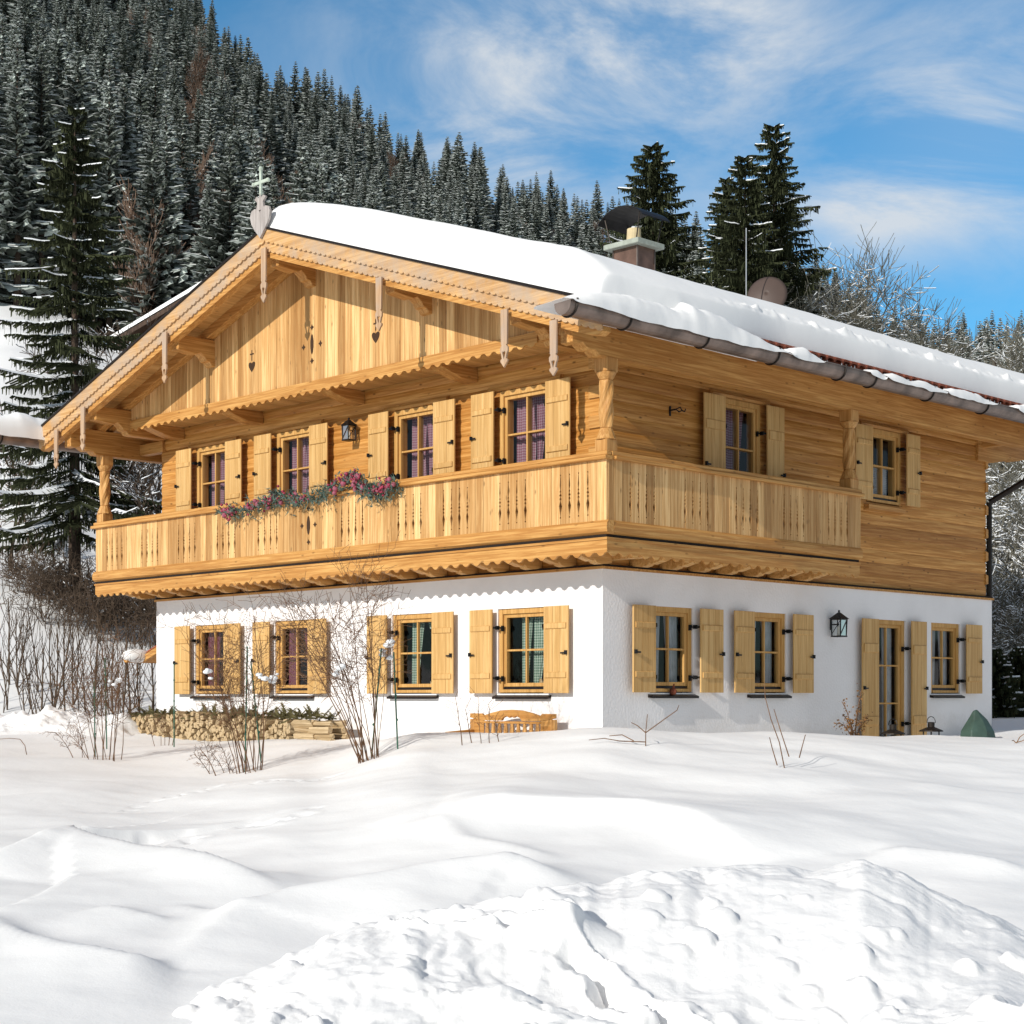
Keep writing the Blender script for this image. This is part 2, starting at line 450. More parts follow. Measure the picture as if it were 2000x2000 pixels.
for pts, hh, w1, w2 in [
    ([(-60, 1700), (60, 1668), (135, 1648), (200, 1665), (331, 1684), (440, 1712), (560, 1745)], .26, 1.5, .30),
    ([(849, 1607), (1000, 1604), (1238, 1604), (1362, 1638), (1481, 1690)], .22, .28, 1.4),
    ([(849, 1610), (905, 1646), (1000, 1664), (1090, 1690)], .09, .5, .25),
    ([(321, 1895), (466, 1800), (569, 1775), (854, 1733), (1000, 1722), (1130, 1738)], .20, 1.1, .32),
    ([(-40, 1800), (31, 1848), (145, 1884), (259, 1900), (340, 1896)], .13, .7, .2),
    ([(190, 1785), (260, 1800), (320, 1815)], .07, .4, .18),
    ([(340, 1775), (420, 1790), (480, 1800)], .05, .35, .15),
    ([(1700, 1680), (1850, 1690), (2030, 1720)], .10, .5, .3),
]:
    RIDGES.append(([px_ground(*p) for p in pts], hh, w1, w2))

def drifts(a, d):
    out = np.zeros_like(a)
    for pts, hh, w1, w2 in RIDGES:
        best = np.full(a.shape, 1e9); sg = np.zeros(a.shape); tt = np.zeros(a.shape)
        n = len(pts) - 1
        for i in range(n):
            (x0, y0), (x1, y1) = pts[i], pts[i + 1]
            ux, uy = x1 - x0, y1 - y0; l2 = ux * ux + uy * uy
            t = np.clip(((a - x0) * ux + (d - y0) * uy) / l2, 0, 1)
            qx, qy = a - x0 - t * ux, d - y0 - t * uy
            dist = np.hypot(qx, qy)
            m = dist < best
            best = np.where(m, dist, best); sg = np.where(m, np.sign(ux * qy - uy * qx), sg); tt = np.where(m, (i + t) / n, tt)
        w = np.where(sg < 0, w1, w2)
        fade = np.clip(np.minimum(tt, 1 - tt) * 4.5, 0, 1) ** .7
        q = np.sqrt((best / w) ** 2 + .012)
        out += hh * fade * np.where(q < 2.2, np.exp(-q * 1.25) * (1 - q / 2.2), 0)
    return out

TRACKS = []
def height(a, d, near=True):
    a = np.atleast_1d(np.asarray(a, float)); d = np.atleast_1d(np.asarray(d, float))
    h = base_h(a, d)
    k = sstep(d, 8, 10) * (1 - sstep(d, 19, 24))
    h = h + k * (.10 * fbm(a * .33 + 3, d * .28, 3) + .025 * fbm(a * .9 + d * .3, d * 1.1 + 9, 3))
    h = h + .05 * (1 - k) * fbm(a * .4, d * .4 + 40, 3) * (d < 34) * (d > 0)
    far = sstep(d, 34, 60)
    h = h + far * (.9 * fbm(a * .06, d * .06, 4) + .22 * fbm(a * .5, d * .5, 3))
    if near: h = h + drifts(a, d)
    for (ta, td, r, dep) in TRACKS:
        q = ((a - ta) ** 2 + (d - td) ** 2) / (r * r)
        h = h - dep * np.exp(-q) + dep * .5 * np.exp(-(q - 2.2) ** 2)
    return h

def hz(x, y):
    a, d = ad(x, y); return float(height([a], [d])[0])

def at_px(px, py, d0=7.0, d1=70.0):
    """world point where that line of sight meets the snow"""
    ds = np.linspace(d0, d1, 2500); a = (px - 1000) / FOC * ds
    z = .8 - (py - HOR) / FOC * ds
    h = height(a, ds)
    k = int(np.argmax(z < h))
    return wp(float(a[k]), float(ds[k]), float(h[k]))

# small animal tracks across the drifts
for pts in ([(230, 1578), (300, 1560), (400, 1540), (470, 1520)], [(480, 1605), (560, 1600), (640, 1575)], [(300, 1634), (350, 1634), (400, 1622)], [(500, 1530), (560, 1524), (620, 1522), (690, 1500)]):
    q = [px_ground(*p) for p in pts]
    for i in range(len(q) - 1):
        n = int(math.hypot(q[i + 1][0] - q[i][0], q[i + 1][1] - q[i][1]) / .32) + 1
        for j in range(n):
            t = j / n
            TRACKS.append((q[i][0] * (1 - t) + q[i + 1][0] * t + rnd.uniform(-.06, .06), q[i][1] * (1 - t) + q[i + 1][1] * t + rnd.uniform(-.12, .12), rnd.uniform(.06, .11), rnd.uniform(.03, .055)))

def grid_mesh(name, A, Dv, Z, mats, mi=None):
    na, nd = len(A), len(Dv)
    aa, dd = np.meshgrid(A, Dv)
    X = CAM.x + aa * RT.x + dd * FW.x; Y = CAM.y + aa * RT.y + dd * FW.y
    V = np.stack([X.ravel(), Y.ravel(), Z.ravel()], 1)
    i = np.arange((nd - 1) * (na - 1)); r = i // (na - 1); c = i % (na - 1)
    b = r * na + c
    F = np.stack([b, b + 1, b + na + 1, b + na], 1)
    return mesh_np(name, V, F, mats, mi)

def build_ground():
    A = np.arange(-13, 13.01, .065); Dv = np.concatenate([np.arange(3, 24, .055), np.arange(24, 36.01, .1)])
    aa, dd = np.meshgrid(A, Dv)
    Z = height(aa.ravel(), dd.ravel()).reshape(aa.shape)
    edge = (aa < A[0] + .01) | (aa > A[-1] - .01) | (dd < 3.01) | (dd > Dv[-1] - .01)
    Z[edge] -= .9
    o = grid_mesh('snow_ground', A, Dv, Z, M['snow']); tag(o, kind='structure')
    A = np.concatenate([np.arange(-700, -80, 14.), np.arange(-80, 80, 1.6), np.arange(80, 701, 14.)])
    Dv = np.concatenate([np.arange(-300, 0, 20.), np.arange(0, 34, 3.), np.arange(34, 140, 1.5), np.arange(140, 620, 7.)])
    aa, dd = np.meshgrid(A, Dv)
    Z = height(aa.ravel(), dd.ravel(), False).reshape(aa.shape)
    inn = (aa > -12.5) & (aa < 12.5) & (dd > 4.0) & (dd < 35.2)
    Z[inn] -= 1.6
    na = len(A); ac = (aa[:-1, :-1] + aa[1:, 1:]) / 2; dc = (dd[:-1, :-1] + dd[1:, 1:]) / 2
    forest = dc > 112 + 14 * fbm(ac * .03, dc * .0 + 2, 3) - 30 * sstep(ac / np.maximum(dc, 1), -.2, .0)
    o = grid_mesh('hillside', A, Dv, Z, [M['snow'], M['forest_floor']], forest.ravel().astype(int)); tag(o, kind='structure')
build_ground()

def build_heap():
    """the lumpy bank of ploughed snow"""
    top = [(300, 2010, 1.0), (430, 1912, 1.0), (560, 1868, 1), (650, 1826, 1.0), (760, 1790, 1), (900, 1778, 1), (1000, 1770, 1), (1095, 1735, 1), (1240, 1706, 1), (1400, 1697, 1), (1510, 1690, 1), (1690, 1690, 1), (1770, 1722, 1), (1850, 1772, 1), (1950, 1798, 1), (2100, 1860, 1)]
    A = np.arange(-3.4, 6.2, .018); Dv = np.arange(6.6, 13.2, .02)
    aa, dd = np.meshgrid(A, Dv)
    s = aa / dd * FOC + 1000
    sx_ = np.arange(0, 2500, 5.); cy_ = _smooth(np.interp(sx_, [t[0] for t in top], [t[1] for t in top]), 16)
    crest_y = np.interp(s, sx_, cy_) + 7 * fbm(s * .016, s * 0 + 3.3, 3)
    # crest line stands at this distance; its height gives the outline
    cd = 9.6 + 1.4 * sstep(s, 250, 1500) - .4 * sstep(s, 1500, 2200)
    cz = .8 - (crest_y - HOR) / FOC * cd
    ground = height(aa.ravel(), dd.ravel()).reshape(aa.shape)
    t = (dd - cd)
    front = sstep(-t, 0.0, 3.6); back = sstep(t, .0, .9)
    foot = np.interp(s, [250, 600, 1200, 2100], [-1.06, -1.2, -1.22, -1.05])
    z = np.where(t < 0, cz * (1 - front) + foot * front, cz * (1 - back) + (ground - .25) * back)
    # a dip (wheel of the plough) running diagonally to the right bottom
    w = sstep(dd, 6.8, 8) * (1 - back)
    gx = aa + .35 * fbm(aa * 1.3, dd * 1.3, 3); gy = dd + .35 * fbm(aa * 1.3 + 9, dd * 1.3 + 4, 3)
    lump = np.abs(fbm(gx * .7, gy * .7, 3)) * .17 + np.maximum(fbm(gx * 2.4 + 2, gy * 2.4, 3), 0) * .065 + np.abs(fbm(gx * 6, gy * 6, 4)) * .024 + np.abs(fbm(aa * 15, dd * 15, 2)) * .012 * sstep(fbm(aa * 1.7, dd * 1.7, 2), -.3, .4)
    wall = sstep(-t, .1, .5) * (1 - sstep(-t, 1.5, 2.4)) * sstep(s, 1050, 1250)   # smoother cut face on the right
    z = z + (lump - .10) * (1 - .7 * wall) * (.35 + .65 * sstep(-t, -.2, .5)) * (1 - back * .8)
    # big clods
    rr = np.random.RandomState(5)
    for k in range(90):
        ca, cdist = rr.uniform(-2.6, 3.2), rr.uniform(7.2, 10.2); r = rr.uniform(.03, .13)
        q = np.hypot((aa - ca) * rr.uniform(.8, 1.3), dd - cdist) / r
        z = z + np.where(q < 1, r * rr.uniform(.3, .6) * np.sqrt(np.maximum(0, 1 - q ** 2.6)), 0) * (1 - back)
    for ca, cdist, r, hgt in ((.30, 9.6, .34, .16), (-.05, 8.8, .22, .10), (.48, 8.5, .2, .10), (1.05, 8.0, .2, .10)):
        q = np.hypot(aa - ca, (dd - cdist) * 1.2) / r
        z = z + hgt * np.clip(1 - q, 0, 1) ** .8
    # crevice line
    for (a0, d0, a1, d1) in ((.35, 9.35, 1.5, 7.6), (-.6, 9.9, .2, 9.6), (.0, 8.3, .75, 8.1)):
        ux, uy = a1 - a0, d1 - d0; l2 = ux * ux + uy * uy
        tq = np.clip(((aa - a0) * ux + (dd - d0) * uy) / l2, 0, 1)
        off = .08 * fbm(aa * 4, dd * 4, 3)
        dist = np.hypot(aa - a0 - tq * ux + off, dd - d0 - tq * uy + off)
        z = z - .16 * np.exp(-(dist / .055) ** 2) + .05 * np.exp(-((dist - .12) / .06) ** 2)
    z = np.where((aa < A[0] + .05) | (aa > A[-1] - .05) | (dd < 6.65), z - .8, z)
    z = np.where(s < 300, np.minimum(z, ground - .02 - (300 - s) * .002), z)
    o = grid_mesh('ploughed_snow_bank', A, Dv, z, M['snow_heap'])
    tag(o, 'lumpy bank of ploughed snow across the lower right foreground', 'snow bank')
build_heap()

# ================================================================= the chalet
H = empty('chalet', (0, 0, 0), 'alpine chalet with white rendered ground floor, golden log upper floor and wrap-around balcony', 'house')
LW, LE = 10.89, 10.33                       # gable length, eave-side length
RX, RZ, SL = -5.45, 7.93, .333              # ridge line and roof pitch
def zr(x): return RZ - SL * abs(x - RX)     # roof edge line

def wall(mb, l0, l1, zs, holes, of, depth):
    ls = sorted({l0, l1, *[h[0] for h in holes], *[h[1] for h in holes]})
    zs = sorted({*zs, *[z for h in holes for z in h[2:4] if zs[0] < z < zs[-1]]})
    for i in range(len(ls) - 1):
        for j in range(len(zs) - 1):
            lc, zc = (ls[i] + ls[i + 1]) / 2, (zs[j] + zs[j + 1]) / 2
            if any(h[0] < lc < h[1] and h[2] < zc < h[3] for h in holes): continue
            a, b = of(zs[j] + 1e-5), of(zs[j + 1] - 1e-5)
            mb.quad((ls[i], a, zs[j]), (ls[i + 1], a, zs[j]), (ls[i + 1], b, zs[j + 1]), (ls[i], b, zs[j + 1]))
    for h in holes:
        f = of((h[2] + h[3]) / 2) ; g = f - depth
        z0, z1 = max(h[2], zs[0]), h[3]
        for q in (((h[0], f, z0), (h[0], g, z0), (h[0], g, z1), (h[0], f, z1)), ((h[1], f, z0), (h[1], g, z0), (h[1], g, z1), (h[1], f, z1)),
                  ((h[0], f, z0), (h[1], f, z0), (h[1], g, z0), (h[0], g, z0)), ((h[0], f, z1), (h[1], f, z1), (h[1], g, z1), (h[0], g, z1))):
            mb.quad(*q)

GC = [-9.155, -6.82, -3.835, -1.515]        # window centres along the gable
gh = [(c - .51, c + .51, .86, 2.07) for c in GC]
eh = [(1.45 - .47, 1.45 + .47, .87, 2.08), (3.695 - .465, 3.695 + .465, .87, 2.08), (7.02 - .48, 7.02 + .48, -.4, 2.08), (8.77 - .47, 8.77 + .47, .87, 2.08)]
mb = MB(GAB); wall(mb, -LW, 0, [-1.2, .4, 1.5, 2.54], gh, lambda z: 0.0, .2)
mb.tf = EAV; wall(mb, 0, LE, [-1.2, .4, 1.5, 2.54], eh, lambda z: 0.0, .2)
mb.tf = IDENT
mb.quad((-LW, 0, -1.2), (-LW, LE, -1.2), (-LW, LE, 2.54), (-LW, 0, 2.54)); mb.quad((-LW, LE, -1.2), (0, LE, -1.2), (0, LE, 2.54), (-LW, LE, 2.54))
mb.build('ground_floor_wall', M['plaster'], H, recalc=False)
# dim rooms behind the windows
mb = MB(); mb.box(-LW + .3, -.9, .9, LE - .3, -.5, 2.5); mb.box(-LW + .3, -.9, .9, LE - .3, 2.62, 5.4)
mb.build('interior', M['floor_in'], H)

ug = [(c - .51, c + .51, 3.90, 5.19) for c in GC]
ue = [(3.08 - .48, 3.08 + .48, 3.2, 5.19), (6.92 - .49, 6.92 + .49, 3.98, 5.19)]
P0 = .205
def logp(base):
    def f(z):
        t = ((z - 2.60) / P0) % 1.0
        return base - .006 + .016 * (1 - abs(2 * t - 1) ** 3.0)
    return f
zs = []
k = 0
while 2.60 + k * P0 < 5.62:
    for t in (0, .04, .14, .32, .5, .68, .86, .96): zs.append(2.60 + (k + t) * P0)
    k += 1
mb = MB(GAB); wall(mb, -LW + .08, -.08, zs, ug, logp(-.07), .2)
mb.build('log_wall_gable', M['log_x'], H, recalc=False)
mb = MB(EAV); wall(mb, .08, LE - .10, zs, ue, logp(-.07), .2)
mb.build('log_wall_eave', M['log_y'], H, recalc=False)
mb = MB(); mb.quad((-LW + .08, .08, 2.55), (-LW + .08, LE - .1, 2.55), (-LW + .08, LE - .1, 5.7), (-LW + .08, .08, 5.7))
mb.add([(-LW + .08, LE - .1, 2.55), (-.08, LE - .1, 2.55), (-.08, LE - .1, 5.7), (RX, LE - .1, 7.5), (-LW + .08, LE - .1, 5.7)], [(0, 1, 2, 3, 4)])
mb.build('log_wall_rear', M['log_y'], H, recalc=False)
# dovetailed log ends at the corners
for k in range(15):
    mb = MB(); z = 2.60 + k * P0
    d = .012 if k % 2 else -.02
    mb.add([(-.085, LE - .13, z + .01), (-.05 + d, LE - .13, z + .01), (-.05 + d, LE - .065 + d, z + .03), (-.085, LE - .065 + d, z + .03),
            (-.085, LE - .13, z + P0 - .01), (-.05 + d, LE - .13, z + P0 - .01), (-.05 + d, LE - .065 + d, z + P0 - .035), (-.085, LE - .065 + d, z + P0 - .035)],
           [(0, 3, 2, 1), (4, 5, 6, 7), (0, 1, 5, 4), (1, 2, 6, 5), (2, 3, 7, 6), (3, 0, 4, 7)])
    mb.build('log_end', M['beam_x'], H)
    if k % 2:
        mb = MB(); mb.box(-.30, -.052, .045, .10, z + .02, z + P0 - .02); mb.build('log_end', M['beam_x'], H)
# ledge between render and logs
mb = MB(); mb.mi = 0
mb.box(-LW - .03, .03, -.03, .12, 2.54, 2.575); mb.box(-.12, .03, .12, LE + .03, 2.54, 2.575); mb.mi = 1
mb.box(-LW - .01, .012, -.012, .12, 2.575, 2.605); mb.box(-.12, .012, .12, LE + .01, 2.575, 2.605)
mb.build('ledge', [M['beam_x'], M['dark']], H)

def curtain(fac, parent, l0, l1, z0, z1, o, mat, taper=0.0, side=0):
    """a hanging cloth in folds, gathered towards one side at the bottom when taper > 0"""
    mb = MB(fac); n = 26; r = 7
    vs = []
    ph = rnd.uniform(0, 6)
    for j in range(r + 1):
        z = z1 + (z0 - z1) * j / r
        for i in range(n + 1):
            t = i / n
            k = 1 - taper * (j / r) ** .8
            l = l0 + (l1 - l0) * t * k if side == 0 else l1 - (l1 - l0) * (1 - t) * k
            vs.append((l, o + .022 * math.sin(t * 24 + ph) + .01 * math.sin(t * 53 + ph * 2), z))
    fs = [(j * (n + 1) + i, j * (n + 1) + i + 1, (j + 1) * (n + 1) + i + 1, (j + 1) * (n + 1) + i) for j in range(r) for i in range(n)]
    mb.add(vs, fs)
    mb.build('curtain', mat, parent, recalc=False, smooth=True)

def window(fac, kind, c, half, z0, z1, wo, cur, rows=2, label=None, name='window'):
    """frame in an opening; kind 'w' rendered wall, 'l' log wall"""
    o1 = wo - .025 if kind == 'w' else wo + .03
    oi = wo - .13
    mb = MB(fac); a = c - half; b = c + half
    fw = .075
    zb = z0 + (.0 if rows == 3 else .015)
    mb.box(a, a + fw, oi, o1, zb, z1); mb.box(b - fw, b, oi, o1, zb, z1)
    mb.box(a + fw, b - fw, oi, o1, z1 - fw, z1); mb.box(a + fw, b - fw, oi, o1 + .012, zb, zb + .045)
    root = mb.build(name, M['frame'], H, bevel=.004)
    if label: root['label'] = label
    # sash with glazing bars
    a += fw; b -= fw; t = z1 - fw; u = zb + .045
    s = .052; so = o1 - .03
    mb = MB(fac)
    dark = .04
    mb.box(a, a + s, oi, so, u + dark, t); mb.box(b - s, b, oi, so, u + dark, t)
    mb.box(a + s, b - s, oi, so, t - s, t); mb.box(a + s, b - s, oi, so, u + dark, u + dark + s)
    g0 = u + dark + s; g1 = t - s
    mb.box(c - .014, c + .014, oi + .02, so - .008, g0, g1)
    for k in range(1, rows):
        zc = g0 + (g1 - g0) * k / rows
        mb.box(a + s, c - .014, oi + .02, so - .009, zc - .014, zc + .014); mb.box(c + .014, b - s, oi + .02, so - .009, zc - .014, zc + .014)
    mb.build('sash', M['frame'], root, bevel=.003)
    mb = MB(fac); mb.box(a, b, oi + .01, so + .006, u, u + dark - .004); mb.build('weather_bar', M['sill'], root)
    mb = MB(fac); go = so - .045
    mb.quad((a + s, go, g0), (b - s, go, g0), (b - s, go, g1), (a + s, go, g1)); mb.build('pane', M['glass'], root, recalc=False)
    for (l0, l1, mat, tp, sd) in cur:
        curtain(fac, root, c + l0, c + l1, g0 - .02, g1 + .04, wo - .22, mat, tp, sd)
    if kind == 'w' and rows == 2:
        mb = MB(fac); mb.prism([(-.02, z0 - .062), (.075, z0 - .075), (.075, z0 - .045), (-.02, z0 - .012)], c - half - .045, c + half + .045, 'oz')
        mb.build('sill', M['sill'], root)
    if kind == 'l':
        mb = MB(fac)
        pr = [(wo + .0, 5.195), (wo + .045, 5.20), (wo + .068, 5.235), (wo + .045, 5.275), (wo, 5.285)]
        mb.prism(pr, c - half - .22, c + half + .20, 'oz'); mb.build('lintel', M['beam_x'] if fac is GAB else M['beam_y'], root)
    return root

def shutter(fac, l0, l1, z0, z1, o, hinge_right, label=None):
    mb = MB(fac)
    n = 3; w = (l1 - l0) / n
    rr = [0, rnd.uniform(.3, .38), rnd.uniform(.62, .7), 1]
    for i in range(n):
        mb.box(l0 + (l1 - l0) * rr[i] + .0015, l0 + (l1 - l0) * rr[i + 1] - .0015, o, o + .026, z0, z1)
    hgt = z1 - z0
    for q in ((.19, .265), (.755, .83)):
        za, zb = z0 + hgt * (1 - q[1]), z0 + hgt * (1 - q[0])
        mb.prism([(o + .026, za), (o + .045, za + .012), (o + .045, zb - .012), (o + .026, zb)], l0 + .035, l1 - .035, 'oz')
    root = mb.build('shutter', M['shutter'], H, bevel=.003)
    root.location = (0, 0, 0)
    lh = l1 if hinge_right else l0; sgn = 1 if hinge_right else -1
    for q in (.22, .82):
        z = z0 + hgt * (1 - q)
        mb = MB(fac)
        mb.box(min(lh - sgn * .03, lh + sgn * .055), max(lh - sgn * .03, lh + sgn * .055), o - .022, o - .004, z - .015, z + .015)
        mb.box(min(lh + sgn * .04, lh + sgn * .06), max(lh + sgn * .04, lh + sgn * .06), o - .075, o - .004, z - .028, z + .028)
        mb.box(min(lh + sgn * .06, lh + sgn * .10), max(lh + sgn * .06, lh + sgn * .10), o - .10, o - .07, z - .012, z + .012)
        mb.box(min(lh + sgn * .09, lh + sgn * .115), max(lh + sgn * .09, lh + sgn * .115), o - .115, o - .07, z - .05, z + .03)
        mb.build('hinge', M['iron'], root)
    mb = MB(fac); lo_ = l0 if hinge_right else l1; z = z0 + hgt * (.47 if z0 > 3 else .46)
    mb.box(min(lo_ + sgn * .02, lo_ + sgn * .12), max(lo_ + sgn * .02, lo_ + sgn * .12), o + .046, o + .058, z - .012, z + .010)
    mb.box(min(lo_ + sgn * .015, lo_ + sgn * .04), max(lo_ + sgn * .015, lo_ + sgn * .04), o + .026, o + .066, z - .022, z + .034)
    mb.build('latch', M['iron'], root)
    return root

PK, GR, PL, WH = M['cur_pink'], M['cur_green'], M['cur_plum'], M['cur_white']
gcur = [[(-.42, -.05, PL, .2, 0), (.1, .40, PL, .5, 1)], [(-.42, -.1, PL, .3, 0), (.02, .3, PL, .4, 1)], [(-.28, -.01, GR, .55, 0), (.05, .4, GR, .8, 1)], [(-.22, .02, GR, .45, 0), (.02, .40, GR, .75, 0)]]
ucur = [[(-.40, .02, PK, .15, 0), (.06, .34, PK, .5, 0)], [(-.40, .02, PK, .2, 0), (.0, .42, PK, .65, 0)], [(-.38, .06, PK, .2, 0), (.02, .30, PK, .45, 0)], [(-.40, .05, PK, .25, 0), (.02, .25, PK, .8, 0), (.30, .42, PK, .7, 1)]]
for i, c in enumerate(GC):
    window(GAB, 'w', c, .51, .86, 2.07, 0, gcur[i])
    window(GAB, 'l', c, .51, 3.90, 5.19, -.07, ucur[i])
    for z0, z1, o in ((.865, 2.065, .09), (3.98, 5.185, .06)):
        shutter(GAB, c - .51 - .475, c - .515, z0, z1, o, True)
        shutter(GAB, c + .515, c + .51 + .475, z0, z1, o, False)
for c, hf in ((1.45, .47), (3.695, .465), (8.77, .47)):
    window(EAV, 'w', c, hf, .87, 2.08, 0, [(-.36, .02, WH, .1, 0), (.10, .36, WH, .3, 1)])
    if c < 8: shutter(EAV, c - hf - .48, c - hf - .005, .875, 2.075, .09, True)
    shutter(EAV, c + hf + .04, c + hf + .56, .875, 2.075, .09, False)
window(EAV, 'w', 7.02, .48, -.05, 2.08, 0, [(-.36, -.12, WH, .1, 0), (.1, .36, WH, .1, 1)], rows=3, label='tall glazed terrace door', name='door')
shutter(EAV, 7.02 - .48 - .48, 7.02 - .485, 0, 2.075, .09, True); shutter(EAV, 7.02 + .50, 7.02 + .96, 0, 2.075, .09, False)
window(EAV, 'l', 3.08, .48, 3.2, 5.19, -.07, [(-.36, .36, PK, .25, 0)], rows=3, label='balcony door', name='door')
shutter(EAV, 2.10, 2.595, 3.25, 5.185, .04, True); shutter(EAV, 3.60, 4.03, 3.25, 5.185, .04, False)
w = window(EAV, 'l', 6.92, .49, 3.98, 5.19, -.07, [])
mb = MB(EAV)
for k in range(18): mb.box(6.60, 7.26, -.235, -.215, 4.06 + k * .03, 4.084 + k * .03)
mb.build('blind', M['cur_white'], w)
shutter(EAV, 5.93, 6.42, 3.99, 5.185, .05, True); shutter(EAV, 7.43, 7.84, 3.99, 5.185, .05, False)
mb = MB(EAV); mb.prism([(-.08, 3.84), (.03, 3.86), (.04, 3.93), (-.08, 3.95)], 6.36, 7.45, 'oz'); mb.build('window_ledge', M['beam_y'], H)
# figures on the window boards (seen through the panes)
mb = MB(GAB)
for x in (-6.62, -6.52, -8.88):
    mb.tube((x, -.19, .96), (x + .01, -.19, 1.26), .03, .012, 6); mb.tube((x + .05, -.19, .96), (x + .06, -.19, 1.18), .028, .01, 6)
mb.build('window_figure', M['yellow'], H)
mb = MB(GAB); mb.ball((-3.40, -.19, 1.12), .05); mb.tube((-3.42, -.19, .98), (-3.38, -.19, 1.1), .05, .03, 6); mb.ball((-1.32, -.2, 1.03), .06); mb.ball((-1.22, -.2, 1.02), .05); mb.ball((-3.62, -.19, 1.02), .05)
mb.build('window_ornament', M['log_end'], H)
mb = MB(EAV); mb.ball((1.43, .04, .89), .055, 8); mb.tube((1.43, .04, .93), (1.44, .05, 1.0), .02, .01, 5); mb.build('sill_ornament', M['tile'], H)

# ----------------------------------------------------------------- gable boarding
YB = -.70
mb = MB(GAB)
x = RX - .163 * 33.5
while x < .05:
    x1 = x + .163
    za, zb = zr(x) - .30, zr(x1) - .30
    if za > 5.66 and zb > 5.66:
        pts = [(x + .002, 5.60), (x1 - .002, 5.60), (x1 - .002, zb)]
        if x < RX < x1: pts.append((RX, zr(RX) - .30))
        pts.append((x + .002, za))
        mb.prism(pts, .67, .70 + rnd.uniform(-.0015, .0015))
    x = x1
mb.build('gable_boarding', M['board_z_x'], H)
mb = MB(GAB)
def lens(mb, cx_, cz, w, h, o0, o1, n=10):
    mb.prism([(cx_ + w * math.sin(2 * math.pi * i / n) * abs(math.sin(2 * math.pi * i / n)) ** .3, cz + h * math.cos(2 * math.pi * i / n)) for i in range(n)], o0, o1)
def diamond(mb, cx_, cz, r, o0, o1):
    pts = []
    for i in range(16):
        a = 2 * math.pi * i / 16
        k = r * (1 if i % 4 == 0 else (.55 if i % 2 == 0 else .62))
        pts.append((cx_ + k * math.cos(a), cz + k * math.sin(a)))
    mb.prism(pts, o0, o1)
def heart(mb, cx_, cz, s, o0, o1):
    pts = []
    for i in range(20):
        t = 2 * math.pi * i / 20
        pts.append((cx_ + s * .9 * math.sin(t) ** 3, cz + s * (.81 * math.cos(t) - .31 * math.cos(2 * t) - .12 * math.cos(3 * t))))
    mb.prism(pts, o0, o1)
zc = 6.28
lens(mb, RX + .02, zc, .042, .16, .69, .704); mb.build('cutout_inlay', M['cutout_inlay'], H)
for dx, dz in ((0, .26), (0, -.26), (-.21, -.02), (.21, -.02)):
    mb = MB(GAB); diamond(mb, RX + .02 + dx, zc + dz, .05, .69, .704); mb.build('cutout_inlay', M['cutout_inlay'], H)
for hx in (-7.0, -3.9):
    mb = MB(GAB); heart(mb, hx, 6.16, .10, .69, .704)
    mb.box(hx - .011, hx + .011, .69, .704, 6.25, 6.42); mb.box(hx - .05, hx + .05, .69, .7045, 6.345, 6.367)
    mb.build('cutout_inlay', M['cutout_inlay'], H)

def scallop(x0, x1, ztop, zbot, pitch, amp, fancy=False):
    """polygon strip with a scalloped lower edge; ztop/zbot are functions of l"""
    n = max(1, round((x1 - x0) / pitch)); p = (x1 - x0) / n
    low = []
    for i in range(n):
        for t in ((0, .12, .3, .5, .7, .88) if not fancy else (0, .06, .14, .22, .34, .5, .66, .78, .86, .94)):
            if fancy:
                d = 1.0 if .22 <= t <= .78 else 0.0
                d = math.sin(math.pi * max(0, min(1, (t - .17) / .66))) ** .6 if .17 < t < .83 else .25 * math.sin(math.pi * ((t if t < .5 else 1 - t) / .17))
            else:
                d = abs(math.sin(math.pi * t)) ** .6
            l = x0 + (i + t) * p
            low.append((l, zbot(l) - amp * d + amp))
    low.append((x1, zbot(x1) + amp))
    return low + [(x1, ztop(x1)), (x0, ztop(x0))]

# fascia and small joists under the boarding
mb = MB(GAB)
low = scallop(-10.72, -.52, lambda l: 5.70, lambda l: 5.505, .21, .055, True)
mb.prism(low, .702, .735)
mb.build('gable_fascia', M['beam_x'], H)
mb = MB(GAB); mb.box(-10.7, -.5, .0, .705, 5.60, 5.63); mb.build('gable_soffit', M['soffit'], H)
for x in (-7.86, -5.2, -2.63, -10.2):
    mb = MB(GAB); mb.prism([(-.06, 5.40), (.25, 5.42), (.55, 5.50), (.69, 5.56), (.69, 5.60), (-.06, 5.60)], x - .13, x + .13, 'oz'); mb.build('joist', M['beam_y'], H, bevel=.006)

